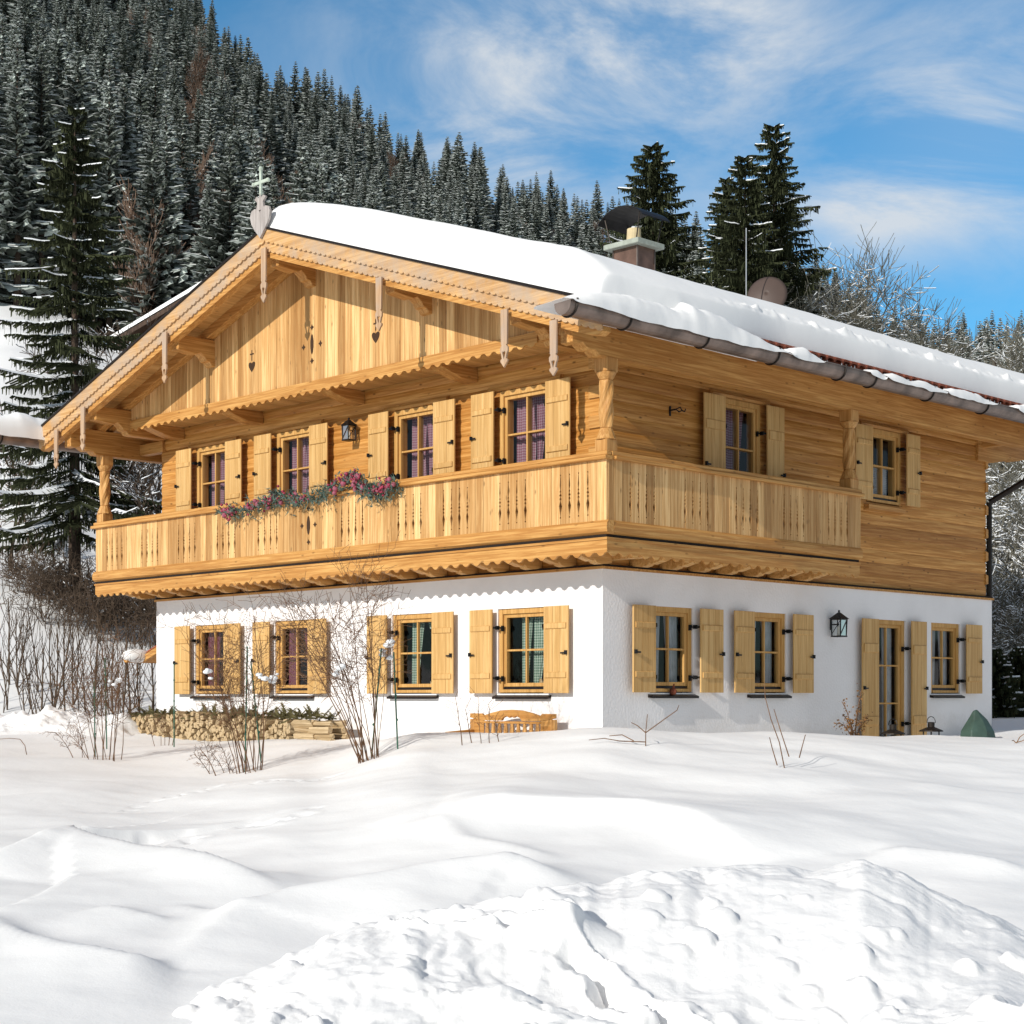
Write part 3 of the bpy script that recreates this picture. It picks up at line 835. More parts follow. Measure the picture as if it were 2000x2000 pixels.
# ----------------------------------------------------------------- roof
XL, XR, Y0, Y1 = -12.30, 1.40, -1.55, 11.85
roof = MB()
for s, xe in ((-1, XL), (1, XR)):
    zt, ze = RZ, zr(xe)
    roof.prism([(RX, zt - .045), (xe, ze - .045), (xe, ze - .11), (RX, zt - .11)], Y0 + .02, Y1, 'xz') if False else None
    roof.add([(RX, Y0 + .02, zt - .03), (xe, Y0 + .02, ze - .03), (xe, Y0 + .02, ze - .10), (RX, Y0 + .02, zt - .10),
              (RX, Y1, zt - .03), (xe, Y1, ze - .03), (xe, Y1, ze - .10), (RX, Y1, zt - .10)],
             [(0, 1, 2, 3), (7, 6, 5, 4), (0, 4, 5, 1), (1, 5, 6, 2), (2, 6, 7, 3), (3, 7, 4, 0)])
roof_o = roof.build('roof', M['tile'], H)
mb = MB()
for xe in (XL + .06, XR - .06):
    zt, ze = RZ - .105, zr(xe) - .105
    mb.add([(RX, Y0 + .04, zt), (xe, Y0 + .04, ze), (xe, Y0 + .04, ze - .05), (RX, Y0 + .04, zt - .05), (RX, Y1 - .02, zt), (xe, Y1 - .02, ze), (xe, Y1 - .02, ze - .05), (RX, Y1 - .02, zt - .05)],
           [(0, 1, 2, 3), (7, 6, 5, 4), (0, 4, 5, 1), (1, 5, 6, 2), (2, 6, 7, 3), (3, 7, 4, 0)])
mb.build('soffit', M['soffit'], roof_o)
# tiles along the eaves: barrel rows seen from below the snow
for xe, sg in ((XR, 1), (XL, -1)):
    mb = MB(); n = int((Y1 - Y0) / .20)
    for i in range(n):
        y = Y0 + .05 + (i + .5) * .2
        vs = []
        for xx, dz in ((xe + sg * .07, .0), (xe - sg * .9, .012)):
            z = RZ - SL * abs(xx - RX) - .03 + dz
            for k in range(7):
                t = math.pi * k / 6
                vs.append((xx, y - .1 * math.cos(t), z + .062 * math.sin(t) ** .8))
            for k in range(7):
                t = math.pi * (6 - k) / 6
                vs.append((xx, y - .085 * math.cos(t), z + .04 * math.sin(t) ** .8 - .012))
        fs = [(k, (k + 1) % 14, 14 + (k + 1) % 14, 14 + k) for k in range(14)] + [tuple(range(14)), tuple(range(27, 13, -1))]
        mb.add(vs, fs)
    mb.build('eave_tiles', M['tile'], roof_o)
# rafters: tails at both eaves
for y in [(-.55 + .82 * i) for i in range(15)]:
    for xe, sg in ((XR, 1), (XL, -1)):
        mb = MB(); q = []
        for r_, dz in ((-.98, .155), (-.06, .155), (-.06, .20), (-.12, .235), (-.20, .235), (-.28, .26), (-.40, .255), (-.98, .27)):
            xx = xe + sg * r_; q.append((xx, RZ - SL * abs(xx - RX) - dz))
        mb.add([(a, y - .06, b) for a, b in q] + [(a, y + .06, b) for a, b in q],
               [tuple(range(8)), tuple(range(15, 7, -1))] + [(i, (i + 1) % 8, 8 + (i + 1) % 8, 8 + i) for i in range(8)])
        mb.build('rafter', M['beam_x'], roof_o)
# rafter beside the boarding and the soffit's closing board at the eaves
mb = MB(GAB)
for xe in (XL + .5, XR - .5):
    mb.prism([(RX, zr(RX) - .155), (xe, zr(xe) - .155), (xe, zr(xe) - .31), (RX, zr(RX) - .31)], .705, .86)
mb.build('gable_rafter', M['beam_x'], roof_o)
# verge boards: three layers each side
for xe in (XL, XR):
    a, b = min(RX, xe), max(RX, xe)
    zt = lambda l: zr(l) - .03
    mb = MB(GAB); mb.prism(scallop(a, b, zt, lambda l: zr(l) - .235, .115, .03), 1.565, 1.592); o = mb.build('verge_board', M['verge'], roof_o)
    mb = MB(GAB); mb.prism(scallop(a, b, lambda l: zr(l) - .16, lambda l: zr(l) - .372, .115, .03), 1.535, 1.562); mb.build('verge_board', M['verge'], roof_o)
    e = .30 if xe > 0 else -.30
    poly = [(RX, zr(RX) - .30), (xe, zr(xe) - .30), (xe, zr(xe) - .36), (xe - .25 * e, zr(xe) - .40), (xe - .5 * e, zr(xe) - .385), (xe - 1.0 * e, zr(xe - e) - .455), (RX, zr(RX) - .455)]
    mb = MB(GAB); mb.prism(poly, 1.40, 1.532); mb.build('barge_rafter', M['beam_x'] if xe > 0 else M['beam_x'], roof_o)
    mb = MB(GAB); mb.prism([(RX, zr(RX) + .004), (xe, zr(xe) + .004), (xe, zr(xe) - .03), (RX, zr(RX) - .03)], 1.45, 1.615); mb.build('verge_flashing', M['sill'], roof_o)

# ----------------------------------------------------------------- purlins, consoles, pendants
def purlin(x, w, ztop, hgt, console=True):
    z0 = ztop - hgt
    mb = MB(GAB)
    prof = [(.70, ztop), (1.42, ztop), (1.42, z0)]
    if console:
        prof = [(-.02, ztop), (1.41, ztop), (1.41, z0), (1.22, z0 - .02), (1.06, z0 - .035), (.98, z0 - .0), (.90, z0 - .06), (.86, z0 - .12), (.80, z0 - .13), (.76, z0 - .19), (.70, z0 - .20), (-.02, z0 - .20)]
    mb.prism(prof, x - w / 2, x + w / 2, 'oz')
    return mb.build('purlin', M['beam_y'], roof_o, bevel=.008)
PX = [-5.44, -8.14, -2.75, -10.70, -.25]
for x in PX: purlin(x, .20, zr(x) - .30 if abs(x - RX) > 1 else zr(x) - .33, .24)
# balcony purlins run the whole length, carried by posts
for x in (.66, -11.56):
    mb = MB(GAB); zt = 5.615; z0 = 5.17
    prof = [(-11.9, zt), (1.41, zt), (1.41, z0 + .10), (1.30, z0 + .09), (1.22, z0 + .12), (1.10, z0 + .05), (.98, z0 + .06), (.90, z0), (-11.6, z0), (-11.75, z0 + .06), (-11.9, z0 + .12)]
    mb.prism(prof, x - .105, x + .105, 'oz'); mb.build('balcony_purlin', M['beam_y'], roof_o, bevel=.008)
for x in (-.12, -10.78):
    mb = MB(); mb.box(x - .04, x + .04, .02, LE - .15, 5.45, zr(x) - .158); mb.build('eave_board', M['beam_y'], roof_o)
# cross beams from the wall corner to the balcony purlins
for x0, x1 in ((-.2, .555), (-11.455, -10.7)):
    mb = MB(); mb.box(x0, x1, .0, .16, 5.24, 5.44); mb.box(x0, x1, LE - .3, LE - .14, 5.24, 5.44); mb.build('cross_beam', M['beam_x'], roof_o, bevel=.006)
# wall plate carried past the rear corner
mb = MB(EAV); mb.prism([(9.9, 5.36), (9.9, 5.0), (10.4, 5.0), (10.75, 5.06), (11.0, 5.14), (11.3, 5.12), (11.7, 5.2), (11.7, 5.36)], -.24, -.02); mb.build('wall_plate', M['beam_y'], roof_o)

def pendant(x, ztop, ztip, w=.125):
    hgt = ztop - ztip
    half = [(0, .5), (.60, .44), (.615, .32), (.66, .56), (.72, .56), (.76, .42), (.845, .30), (.87, .52), (.90, .50), (.94, .28), (1.0, 0.0)]
    mb = MB(GAB)
    r = [(x + w * k, ztop - hgt * t) for t, k in half]; l = [(x - w * k, ztop - hgt * t) for t, k in half[:-1]]
    # split in two halves with a heart shaped hole between them
    for sgn in (1, -1):
        pts = [(x, ztop)] + [(x + sgn * w * k, ztop - hgt * t) for t, k in half]
        pts += [(x, ztop - hgt * .86), (x + sgn * w * .10, ztop - hgt * .82), (x + sgn * w * .24, ztop - hgt * .745), (x + sgn * w * .14, ztop - hgt * .715), (x, ztop - hgt * .735)]
        mb.prism(pts, 1.594, 1.62)
    mb.build('pendant', M['pendant'], roof_o)
for x, zt, zb in ((-5.44, 7.60, 6.77), (-8.14, 6.75, 5.915), (-10.70, 5.85, 5.09), (-11.61, 5.56, 4.87), (-2.75, 6.67, 5.92), (-.25, 5.81, 5.06), (.63, 5.53, 4.83)):
    pendant(x, zt, zb)

# ridge finial: heart with scrolled top and a cross
mb = MB(GAB)
heart(mb, -5.50, 8.03, .28, 1.60, 1.64)
mb.prism([(-5.60, 8.18), (-5.40, 8.18), (-5.43, 8.30), (-5.36, 8.36), (-5.42, 8.40), (-5.47, 8.36), (-5.5, 8.44), (-5.53, 8.36), (-5.58, 8.40), (-5.64, 8.36), (-5.57, 8.30)], 1.602, 1.638)
fin = mb.build('ridge_finial', M['greywood'], roof_o)
mb = MB(GAB)
mb.box(-5.52, -5.48, 1.605, 1.635, 8.40, 8.80); mb.box(-5.68, -5.32, 1.606, 1.634, 8.58, 8.625)
for x, z in ((-5.68, 8.60), (-5.32, 8.60), (-5.5, 8.81)): mb.ball((x, 1.62, z), .036, 8)
mb.build('ridge_cross', M['verdigris'], roof_o)

# ----------------------------------------------------------------- gutters
def gutter(x, ya, yb):
    g = MB(); n = 10; r = .135; zc_ = 5.46
    ring = [(r * math.cos(math.pi + math.pi * k / n), r * math.sin(math.pi + math.pi * k / n)) for k in range(n + 1)]
    ring = [(-r, .015)] + ring + [(r, .03), (r + .012, .035), (r + .012, .02)]
    inner = [(a * .93, b * .93 + .004) for a, b in reversed(ring[:-2])]
    prof = ring + inner
    m_ = len(prof)
    ys = [ya + (yb - ya) * i / 24 for i in range(25)]
    vs = [(x + a, y, zc_ + b) for y in ys for a, b in prof]
    fs = [(j * m_ + k, j * m_ + (k + 1) % m_, (j + 1) * m_ + (k + 1) % m_, (j + 1) * m_ + k) for j in range(24) for k in range(m_)]
    fs += [tuple(range(m_)), tuple(range(24 * m_, 25 * m_))]
    g.add(vs, fs)
    # end cap
    cap = [(x + a, zc_ + b) for a, b in ring[:-2]]
    g.add([(a, ya - .004, b) for a, b in cap], [tuple(range(len(cap)))])
    go = g.build('gutter', M['gutter'], roof_o)
    for y in (-2.28, -1.3, .21, 1.72, 3.29, 4.08, 5.64, 7.27, 8.9, 10.4):
        b = MB()
        pts = [(x + (r + .008) * math.cos(math.pi + math.pi * k / 12), y, zc_ + (r + .008) * math.sin(math.pi + math.pi * k / 12)) for k in range(13)]
        pts = pts + [(x + r + .01, y, zc_ + .06)]
        for i in range(len(pts) - 1):
            b.tube(pts[i], pts[i + 1], .014, .014, 5)
        b.build('gutter_bracket', M['gutter_dark'], go)
gutter(1.52, -2.38, 11.9); gutter(-12.42, -2.7, 11.9)
mb = MB(); mb.tube((1.45, 11.2, 5.32), (-.1, 10.42, 4.30), .055, .055, 8); mb.tube((-.1, 10.42, 4.30), (-.1, 10.42, .0), .05, .05, 8); mb.build('downpipe', M['gutter_dark'], roof_o)

# ----------------------------------------------------------------- chimney
mb = MB(); mb.box(-6.22, -5.62, 7.18, 7.68, 7.4, 9.37); ch = mb.build('chimney', M['copper'], roof_o)
mb = MB()
for x, y in ((-6.22, 7.18), (-5.62, 7.18), (-5.62, 7.68)): mb.box(x - .014, x + .014, y - .014, y + .014, 7.5, 9.368)
mb.build('edge_strip', M['gutter'], ch)
mb = MB(); mb.box(-6.36, -5.48, 7.04, 7.82, 9.37, 9.47); mb.build('chimney_cap', M['concrete'], ch, bevel=.01)
mb = MB(); mb.lathe([(.155, 0), (.15, .02), (.135, .2), (.13, .3), (.11, .3)], (-5.92, 7.43, 9.47), 16); mb.build('chimney_pot', M['pot'], ch, smooth=False)
mb = MB()
n = 12; vs = []
for k in range(n + 1):
    t = -1.05 + 2.1 * k / n
    x = -5.92 + .56 * math.sin(t) / math.sin(1.05); z = 9.86 + .25 * (math.cos(t) - math.cos(1.05)) / (1 - math.cos(1.05))
    for y, dz in ((7.02, 0), (7.84, 0), (7.84, .02), (7.02, .02)): vs.append((x, y, z + dz))
mb.add(vs, [(4 * k + i, 4 * k + (i + 1) % 4, 4 * k + 4 + (i + 1) % 4, 4 * k + 4 + i) for k in range(n) for i in range(4)] + [(0, 1, 2, 3), (4 * n + 3, 4 * n + 2, 4 * n + 1, 4 * n)])
mb.build('chimney_hood', M['hood'], ch)
mb = MB()
for sx in (-1, 1):
    for sy in (-1, 1): mb.tube((-5.92 + sx * .32, 7.43 + sy * .30, 9.46), (-5.92 + sx * .44, 7.43 + sy * .34, 9.97), .013, .013, 5)
mb.build('hood_strut', M['gutter_dark'], ch)

# ----------------------------------------------------------------- balcony
bal = MB(); bal.box(-11.68, .70, -.70, -.075, 2.86, 2.90); bal.box(-.07, .70, -.07, 5.0, 2.86, 2.90); bal.box(-11.68, -10.82, -.07, 4.2, 2.86, 2.90)
B = bal.build('balcony', M['soffit'], H)
def slotw(z):
    """half width of a turned slot between two boards"""
    t = z - 3.155
    pts = [(0, .002), (.015, .015), (.03, .003), (.06, .006), (.165, .026), (.235, .007), (.262, .018), (.285, .006), (.31, .021), (.335, .006), (.36, .015), (.38, .005), (.43, .014), (.56, .004), (.575, .012), (.59, .002)]
    for (a, b), (c, d) in zip(pts, pts[1:]):
        if a <= t <= c: return b + (d - b) * (t - a) / (c - a)
    return .002
ZS = [3.155 + t for t in (0, .015, .03, .06, .10, .165, .235, .262, .285, .31, .335, .36, .38, .43, .56, .575, .59)]
def balustrade(fac, l_from, l_to, pitch, origin, slots, z0=3.07, z1=3.87):
    mb = MB(fac)
    j0 = math.ceil((l_from - origin) / pitch - .01); j1 = math.floor((l_to - origin) / pitch + .01)
    edges = [l_from] + [origin + j * pitch for j in range(j0, j1 + 1)] + [l_to]
    idx = [None] + list(range(j0, j1 + 1)) + [None]
    for i in range(len(edges) - 1):
        a, b = edges[i], edges[i + 1]
        if b - a < .03: continue
        zz = [z0] + ZS + [z1]
        la = [(a + (slotw(z) if idx[i] in slots and z0 < z < z1 else .0022), z) for z in zz] if idx[i] in slots else [(a + .0022, z0), (a + .0022, z1)]
        lb = [(b - (slotw(z) if z0 < z < z1 else .0022), z) for z in zz] if idx[i + 1] in slots else [(b - .0022, z0), (b - .0022, z1)]
        dd_ = rnd.uniform(-.002, .002)
        mb.prism(la + lb[::-1], .734 + dd_, .760 + dd_)
    return mb
gs = {*range(5, 9), *range(13, 17), *range(19, 23), *range(26, 30), *range(33, 37)}
gs |= {*range(-8, -4), *range(-15, -11), *range(-22, -18), *range(-29, -25), *range(-36, -32)}
balustrade(GAB, -11.70, .76, .163, -5.44, gs).build('balustrade_boards', M['board_z_x'], B)
es = {2, 3, 4, 5, *range(9, 13), *range(16, 20), *range(23, 27), *range(30, 34)}
balustrade(EAV, -.73, 5.02, .16, -.62, es).build('balustrade_boards', M['board_z_y'], B)
mb = MB(lambda l, o, z: (-10.94 - o, l, z)); mb.box(-.73, 4.2, .734, .76, 3.07, 3.87); mb.build('balustrade_boards', M['board_z_y'], B)
mb = MB(GAB); lens(mb, -5.44, 3.47, .042, .15, .75, .766); mb.build('cutout_inlay', M['cutout_inlay'], B)
for dx, dz in ((0, .26), (0, -.26), (-.163, 0), (.163, 0)):
    mb = MB(GAB); diamond(mb, -5.44 + dx, 3.47 + dz, .045, .75, .766); mb.build('cutout_inlay', M['cutout_inlay'], B)
mb = MB(); mb.box(-11.78, .80, -.83, -.66, 3.865, 3.915); mb.box(-11.74, .785, -.79, -.69, 3.915, 3.975); mb.build('handrail', M['beam_x'], B, bevel=.01)
mb = MB(); mb.box(.66, .83, -.655, 5.04, 3.866, 3.914); mb.box(.69, .79, -.685, 5.03, 3.914, 3.974); mb.build('handrail', M['beam_y'], B, bevel=.01)
mb = MB(); mb.box(-11.77, -11.60, -.655, 4.2, 3.866, 3.914); mb.build('handrail', M['beam_y'], B)
rl = [(.66, 2.905), (.74, 2.905), (.79, 2.935), (.80, 2.99), (.79, 3.05), (.765, 3.085), (.66, 3.085)]
mb = MB(GAB); mb.prism(rl, -11.76, .795, 'oz'); mb.build('lower_rail', M['beam_x'], B)
mb = MB(EAV); mb.prism(rl, -.655, 5.03, 'oz'); mb.build('lower_rail', M['beam_y'], B)
mb = MB(GAB); mb.box(-11.72, .74, .60, .745, 2.868, 2.904); mb.tf = EAV; mb.box(-.60, 5.0, .60, .744, 2.869, 2.903); mb.build('shadow_gap', M['dark'], B)
fz = lambda l: 2.625
mb = MB(GAB); mb.box(-11.745, .768, .715, .768, 2.835, 2.866); mb.prism(scallop(-11.73, .755, lambda l: 2.835, fz, .21, .055, True), .725, .753); mb.build('fascia', M['beam_x'], B)
mb = MB(EAV); mb.box(-.714, 5.02, .715, .769, 2.835, 2.866); mb.prism(scallop(-.724, 5.01, lambda l: 2.835, fz, .21, .055, True), .726, .752); mb.build('fascia', M['beam_y'], B)
mb = MB(GAB); mb.box(-11.70, .70, .0, .715, 2.755, 2.785); mb.tf = EAV; mb.box(.0, 5.0, .001, .714, 2.756, 2.784); mb.build('balcony_soffit', M['soffit'], B)
br = [(-.05, 2.75), (.70, 2.75), (.70, 2.70), (.60, 2.69), (.50, 2.655), (.40, 2.63), (.33, 2.615), (.30, 2.645), (.25, 2.60), (.16, 2.585), (-.05, 2.61)]
for k in range(18):
    mb = MB(GAB); x = .06 - .655 * k; mb.prism(br, x - .07, x + .07, 'oz'); mb.build('bracket', M['soffit'], B, bevel=.005)
for k in range(7):
    mb = MB(EAV); x = .68 + .625 * k; mb.prism(br, x - .07, x + .07, 'oz'); mb.build('bracket', M['soffit'], B, bevel=.005)
mb = MB(EAV); mb.box(.05, .22, .0, .70, 2.66, 2.75); mb.build('bracket', M['soffit'], B)
# posts
def post(x, y):
    mb = MB()
    mb.box(x - .105, x + .105, y - .105, y + .105, 3.90, 4.13)
    mb.lathe([(.14, 4.13), (.13, 4.15), (.095, 4.24), (.08, 4.28)], (x, y, 0), 12)
    prof = []
    for i in range(25):
        t = i / 24; prof.append((.082 + .010 * math.sin(math.pi * t), 4.28 + .62 * t))
    mb.lathe(prof, (x, y, 0), 16, twist=2.6, square=.14)
    mb.lathe([(.08, 4.90), (.11, 4.94), (.14, 5.0)], (x, y, 0), 12)
    mb.box(x - .11, x + .11, y - .11, y + .11, 5.0, 5.18)
    mb.build('post', M['beam_z'], B, bevel=.008)
post(.66, -.66); post(.66, 4.86); post(-11.56, -.66)

# ----------------------------------------------------------------- things fixed to or standing on the house
def lantern(fac, l, o, z, hgt, name, label):
    x, y, _ = fac(l, o, 0)
    root = empty(name, (x, y, z), label, 'lantern', 'lanterns on the walls')
    s = hgt; w = s * .21
    mb = MB(lambda a, b, c: (a, b, c))
    for sx in (-1, 1):
        for sy in (-1, 1): mb.tube((sx * w * .9, sy * w * .9, s * .08), (sx * w, sy * w, s * .68), .011, .011, 5)
    mb.box(-w * 1.05, w * 1.05, -w * 1.05, w * 1.05, s * .03, s * .08); mb.box(-w * 1.1, w * 1.1, -w * 1.1, w * 1.1, s * .67, s * .70)
    mb.tube((-w * .9, -w, s * .12), (w, -w, s * .66), .005, .005, 4); mb.tube((w, -w * .9, s * .12), (w, w, s * .66), .005, .005, 4)
    fr = mb.build('cage', M['iron'], root)
    mb = MB(); mb.lathe([(w * 1.85, s * .70), (w * .55, s * .90), (w * .2, s * .95), (.012, s * .96), (.02, s * 1.0), (.004, s * 1.04)], (0, 0, 0), 4, 0); rf = mb.build('lantern_roof', M['iron'], root); rf.rotation_euler = (0, 0, R_(45))
    mb = MB(); mb.lathe([(.03, s * .08), (.03, s * .42), (.005, s * .47)], (0, 0, 0), 8); mb.build('candle', M['candle'], root)
    mb = MB()
    q = w * .93
    for a in range(4):
        c_, s_ = math.cos(a * math.pi / 2), math.sin(a * math.pi / 2)
        f = lambda u, v, zz: (u * c_ - v * s_, u * s_ + v * c_, zz)
        mb.quad(f(-q, q, s * .09), f(q, q, s * .09), f(q, q, s * .66), f(-q, q, s * .66))
    mb.build('glass', M['glass'], root, recalc=False)
    mb = MB()
    ax = fac(0, 1, 0)
    mb.tube((0, 0, s * .5), (-ax[0] * o, -ax[1] * o, s * .5), .012, .012, 6); mb.tube((-ax[0] * o * .95, -ax[1] * o * .95, s * .3), (-ax[0] * o * .95, -ax[1] * o * .95, s * .7), .02, .02, 6)
    mb.build('arm', M['iron'], root)
lantern(GAB, -5.27, .10, 4.82, .36, 'wall_lantern', 'black wall lantern on the logs above the garland')
lantern(EAV, 5.33, .16, 1.74, .42, 'wall_lantern', 'black wall lantern on the white wall beside the terrace door')
mb = MB(EAV); mb.tube((1.48, -.06, 4.86), (1.48, .06, 4.86), .012, .012, 6); mb.box(1.465, 1.495, -.065, -.05, 4.78, 4.92)
mb.path([(1.48, .05, 4.86), (1.54, .06, 4.83), (1.60, .06, 4.86), (1.66, .06, 4.85), (1.68, .06, 4.89)], .009, 5)
mb.path([(1.50, .05, 4.87), (1.56, .06, 4.90), (1.60, .06, 4.86)], .008, 5)
tag(mb.build('wall_hook', M['iron']), 'empty scrolled iron hook on the shaded log wall above the balcony', 'hook')

mb = MB(); mb.tube((-6.0, 11.05, 7.6), (-6.0, 11.05, 10.53), .014, .010, 6); tag(mb.build('aerial_mast', M['mast']), 'thin pale aerial rod rising behind the snowy roof', 'aerial')
dr = empty('satellite_dish', (-6.0, 11.75, 9.3), 'brown round satellite dish behind the snowy roof', 'satellite dish')
mb = MB(); vs = []; nr, ns = 6, 32
for j in range(nr + 1):
    r = .42 * j / nr
    for i in range(ns):
        t = 2 * math.pi * i / ns; vs.append((r * math.cos(t), .10 * (r / .42) ** 2, r * 1.06 * math.sin(t)))
fs = [(j * ns + i, j * ns + (i + 1) % ns, (j + 1) * ns + (i + 1) % ns, (j + 1) * ns + i) for j in range(nr) for i in range(ns)]
mb.add(vs, fs)
dd_ = mb.build('reflector', M['dish'], dr, recalc=False, smooth=True); sm = dd_.modifiers.new('thick', 'SOLIDIFY'); sm.thickness = .012
mb = MB(); mb.tube((0, .12, -.2), (0, .15, -1.9), .025, .025, 8); mb.tube((0, 0, -.40), (0, .48, -.12), .014, .014, 6); mb.box(-.04, .04, .46, .54, -.14, -.06); mb.build('mount', M['gutter_dark'], dr)
dr.rotation_euler = (R_(-18), 0, R_(28))

# ================================================================= snow on the roof
def build_roof_snow():
    xs = np.concatenate([XL - .06 + np.array([0, .01, .03, .06, .1, .15, .22, .3, .4, .55, .75]), np.linspace(XL + .95, RX - .8, 16), np.linspace(RX - .6, RX + .6, 13), np.linspace(RX + .8, -.5, 26), np.linspace(-.4, 1.0, 57)])
    us = np.concatenate([np.linspace(0, .45, 40), np.linspace(.47, 1.0, 12)])      # last strip runs to the eave edge
    ys = np.concatenate([Y0 - .03 + np.array([0, .006, .02, .04, .07, .1, .14, .19, .25, .32, .4]), np.linspace(Y0 + .45, 3.5, 100), np.linspace(3.55, Y1 - .5, 150), Y1 - np.array([.4, .3, .2, .14, .08, .04, .01, 0])])
    nx = len(xs) + len(us); ny = len(ys)
    V = np.zeros((ny, nx, 3))
    for j, y in enumerate(ys):
        k = sstep(np.array(y), .3, 2.6)
        xe = float(1.40 * (1 - k) + 1.24 * k + (.022 + .05 * (1 - k)) * fbm(np.array(y * .6), np.array(3.3), 2))
        xr = xe - (xe - (-.42)) * 0
        xrow = np.concatenate([xs[xs < .0], np.full((xs >= 0).sum(), 0.0)])
        n_in = (xs < .0).sum()
        rest = nx - n_in
        q = np.linspace(0, 1, rest)
        q = 1 - (1 - q) ** 1.8
        xrow = np.concatenate([xs[:n_in], .02 + (xe - .02) * q])
        base = RZ - SL * (np.sqrt((xrow - RX) ** 2 + .30) - .0) + .02
        tl = xrow - (XL - .06); tr = xe - xrow; tf = y - (Y0 - .03); tb = Y1 - y
        rd = lambda t, r: np.sqrt(np.clip(1 - (1 - np.clip(t / r, 0, 1)) ** 2, 0, 1))
        T = .585 + .03 * fbm(xrow * .5, np.full_like(xrow, y * .3), 2) + .006 * fbm(xrow * 2.2, np.full_like(xrow, y * 2.0), 2)
        T *= 1 - .10 * np.exp(-((xrow - RX) / .8) ** 2)
        e = rd(tl, .4) * (.56 * rd(tr, .05) + .44 * np.sin(np.pi / 2 * np.clip(tr / .75, 0, 1)) ** .9) * rd(np.array(tf), .36 + .05 * fbm(np.array(xrow * .9), np.array(2.0), 2)) * rd(np.array(tb), .3)
        crumb = np.exp(-((tr - .11) / .055) ** 2) * k
        T = T * np.where(xrow < RX - .05, sstep(np.full_like(xrow, y) + .4 * fbm(xrow * .5, np.full_like(xrow, 1.), 2), 0.0, 1.3), 1.0)
        T = T * e + crumb * (.085 * np.maximum(fbm(xrow * 7, np.full_like(xrow, y * 7.0), 3), -.2))
        V[j, :, 0] = xrow + .02 * fbm(xrow * 3, np.full_like(xrow, y * 3.), 2) * crumb
        V[j, :, 1] = y
        V[j, :, 2] = base + np.where(e > 0, T, 0) - .0
    i = np.arange((ny - 1) * (nx - 1)); r = i // (nx - 1); c = i % (nx - 1); b = r * nx + c
    F = np.stack([b, b + 1, b + nx + 1, b + nx], 1)
    o = mesh_np('roof_snow', V.reshape(-1, 3), F, M['snow_roof'])
    tag(o, 'thick rounded snow blanket covering the whole chalet roof', 'snow')
    # slid snow lying on the gutter
    def slump(x, ya, yb, prof, xin, xout, name='slid_snow'):
        n = max(10, int((yb - ya) / .035)); m = 13
        V = []
        for j in range(n + 1):
            t = j / n; y = ya + (yb - ya) * t
            h = float(np.interp(t, [p[0] for p in prof], [p[1] for p in prof])) + .05 * min(t, 1 - t) * 6 * float(fbm(np.array(y * 2.2), np.array(x), 3)) * .5
            h = max(h, .004)
            lip = .05 * math.sin(math.pi * min(1, max(0, t))) ** .5 + .012 * float(fbm(np.array(y * 4), np.array(1.), 2))
            for k in range(m):
                a = math.pi * k / (m - 1)
                xx = (xin + xout) / 2 - (xout - xin) / 2 * math.cos(a) + .012 * float(fbm(np.array(y * 3), np.array(k * .4), 2))
                zz = 5.475 + h * math.sin(a) ** .7 - (lip * 1.0 if k > m - 3 else 0) + .012 * float(fbm(np.array(y * 2.5 + 3), np.array(k * .5), 2)) * math.sin(a)
                V.append((xx, y, zz))
        i = np.arange(n * (m - 1)); r = i // (m - 1); c = i % (m - 1); b = r * m + c
        F = np.stack([b, b + 1, b + m + 1, b + m], 1)
        return mesh_np(name, np.array(V), F, M['snow_roof'], parent=o)
    slump(1.5, -2.37, 2.05, [(0, .05), (.08, .18), (.22, .30), (.5, .36), (.68, .33), (.80, .20), (1, .0)], 1.02, 1.70)
    for ya, yb, h in ((1.95, 2.75, .10), (3.86, 4.3, .06), (4.32, 6.0, .10), (6.02, 7.5, .10), (8.15, 8.85, .10)):
        slump(1.5, ya, yb, [(0, .02), (.12, h), (.5, h * 1.05), (.85, h * .7), (1, .0)], 1.38, 1.695)
    slump(-12.42, -2.75, -1.0, [(0, .05), (.15, .30), (.45, .42), (.8, .40), (1, .2)], -12.66, -12.1)
    # small icicles along the tile edge
    for k in range(46):
        y = rnd.uniform(2.3, 9.8); ln = rnd.uniform(.05, .16)
        mb = MB(); x = XR + .06; z = zr(x) - .03
        mb.tube((x, y, z), (x, y, z - ln), .007, .001, 4, False)
        mb.build('icicle', M['ice'], o)
mi, nt, b = nodes('ice'); b.inputs['Base Color'].default_value = (.82, .86, .9, 1); b.inputs['Roughness'].default_value = .1; b.inputs['Alpha'].default_value = .6
M['ice'] = mi
build_roof_snow()

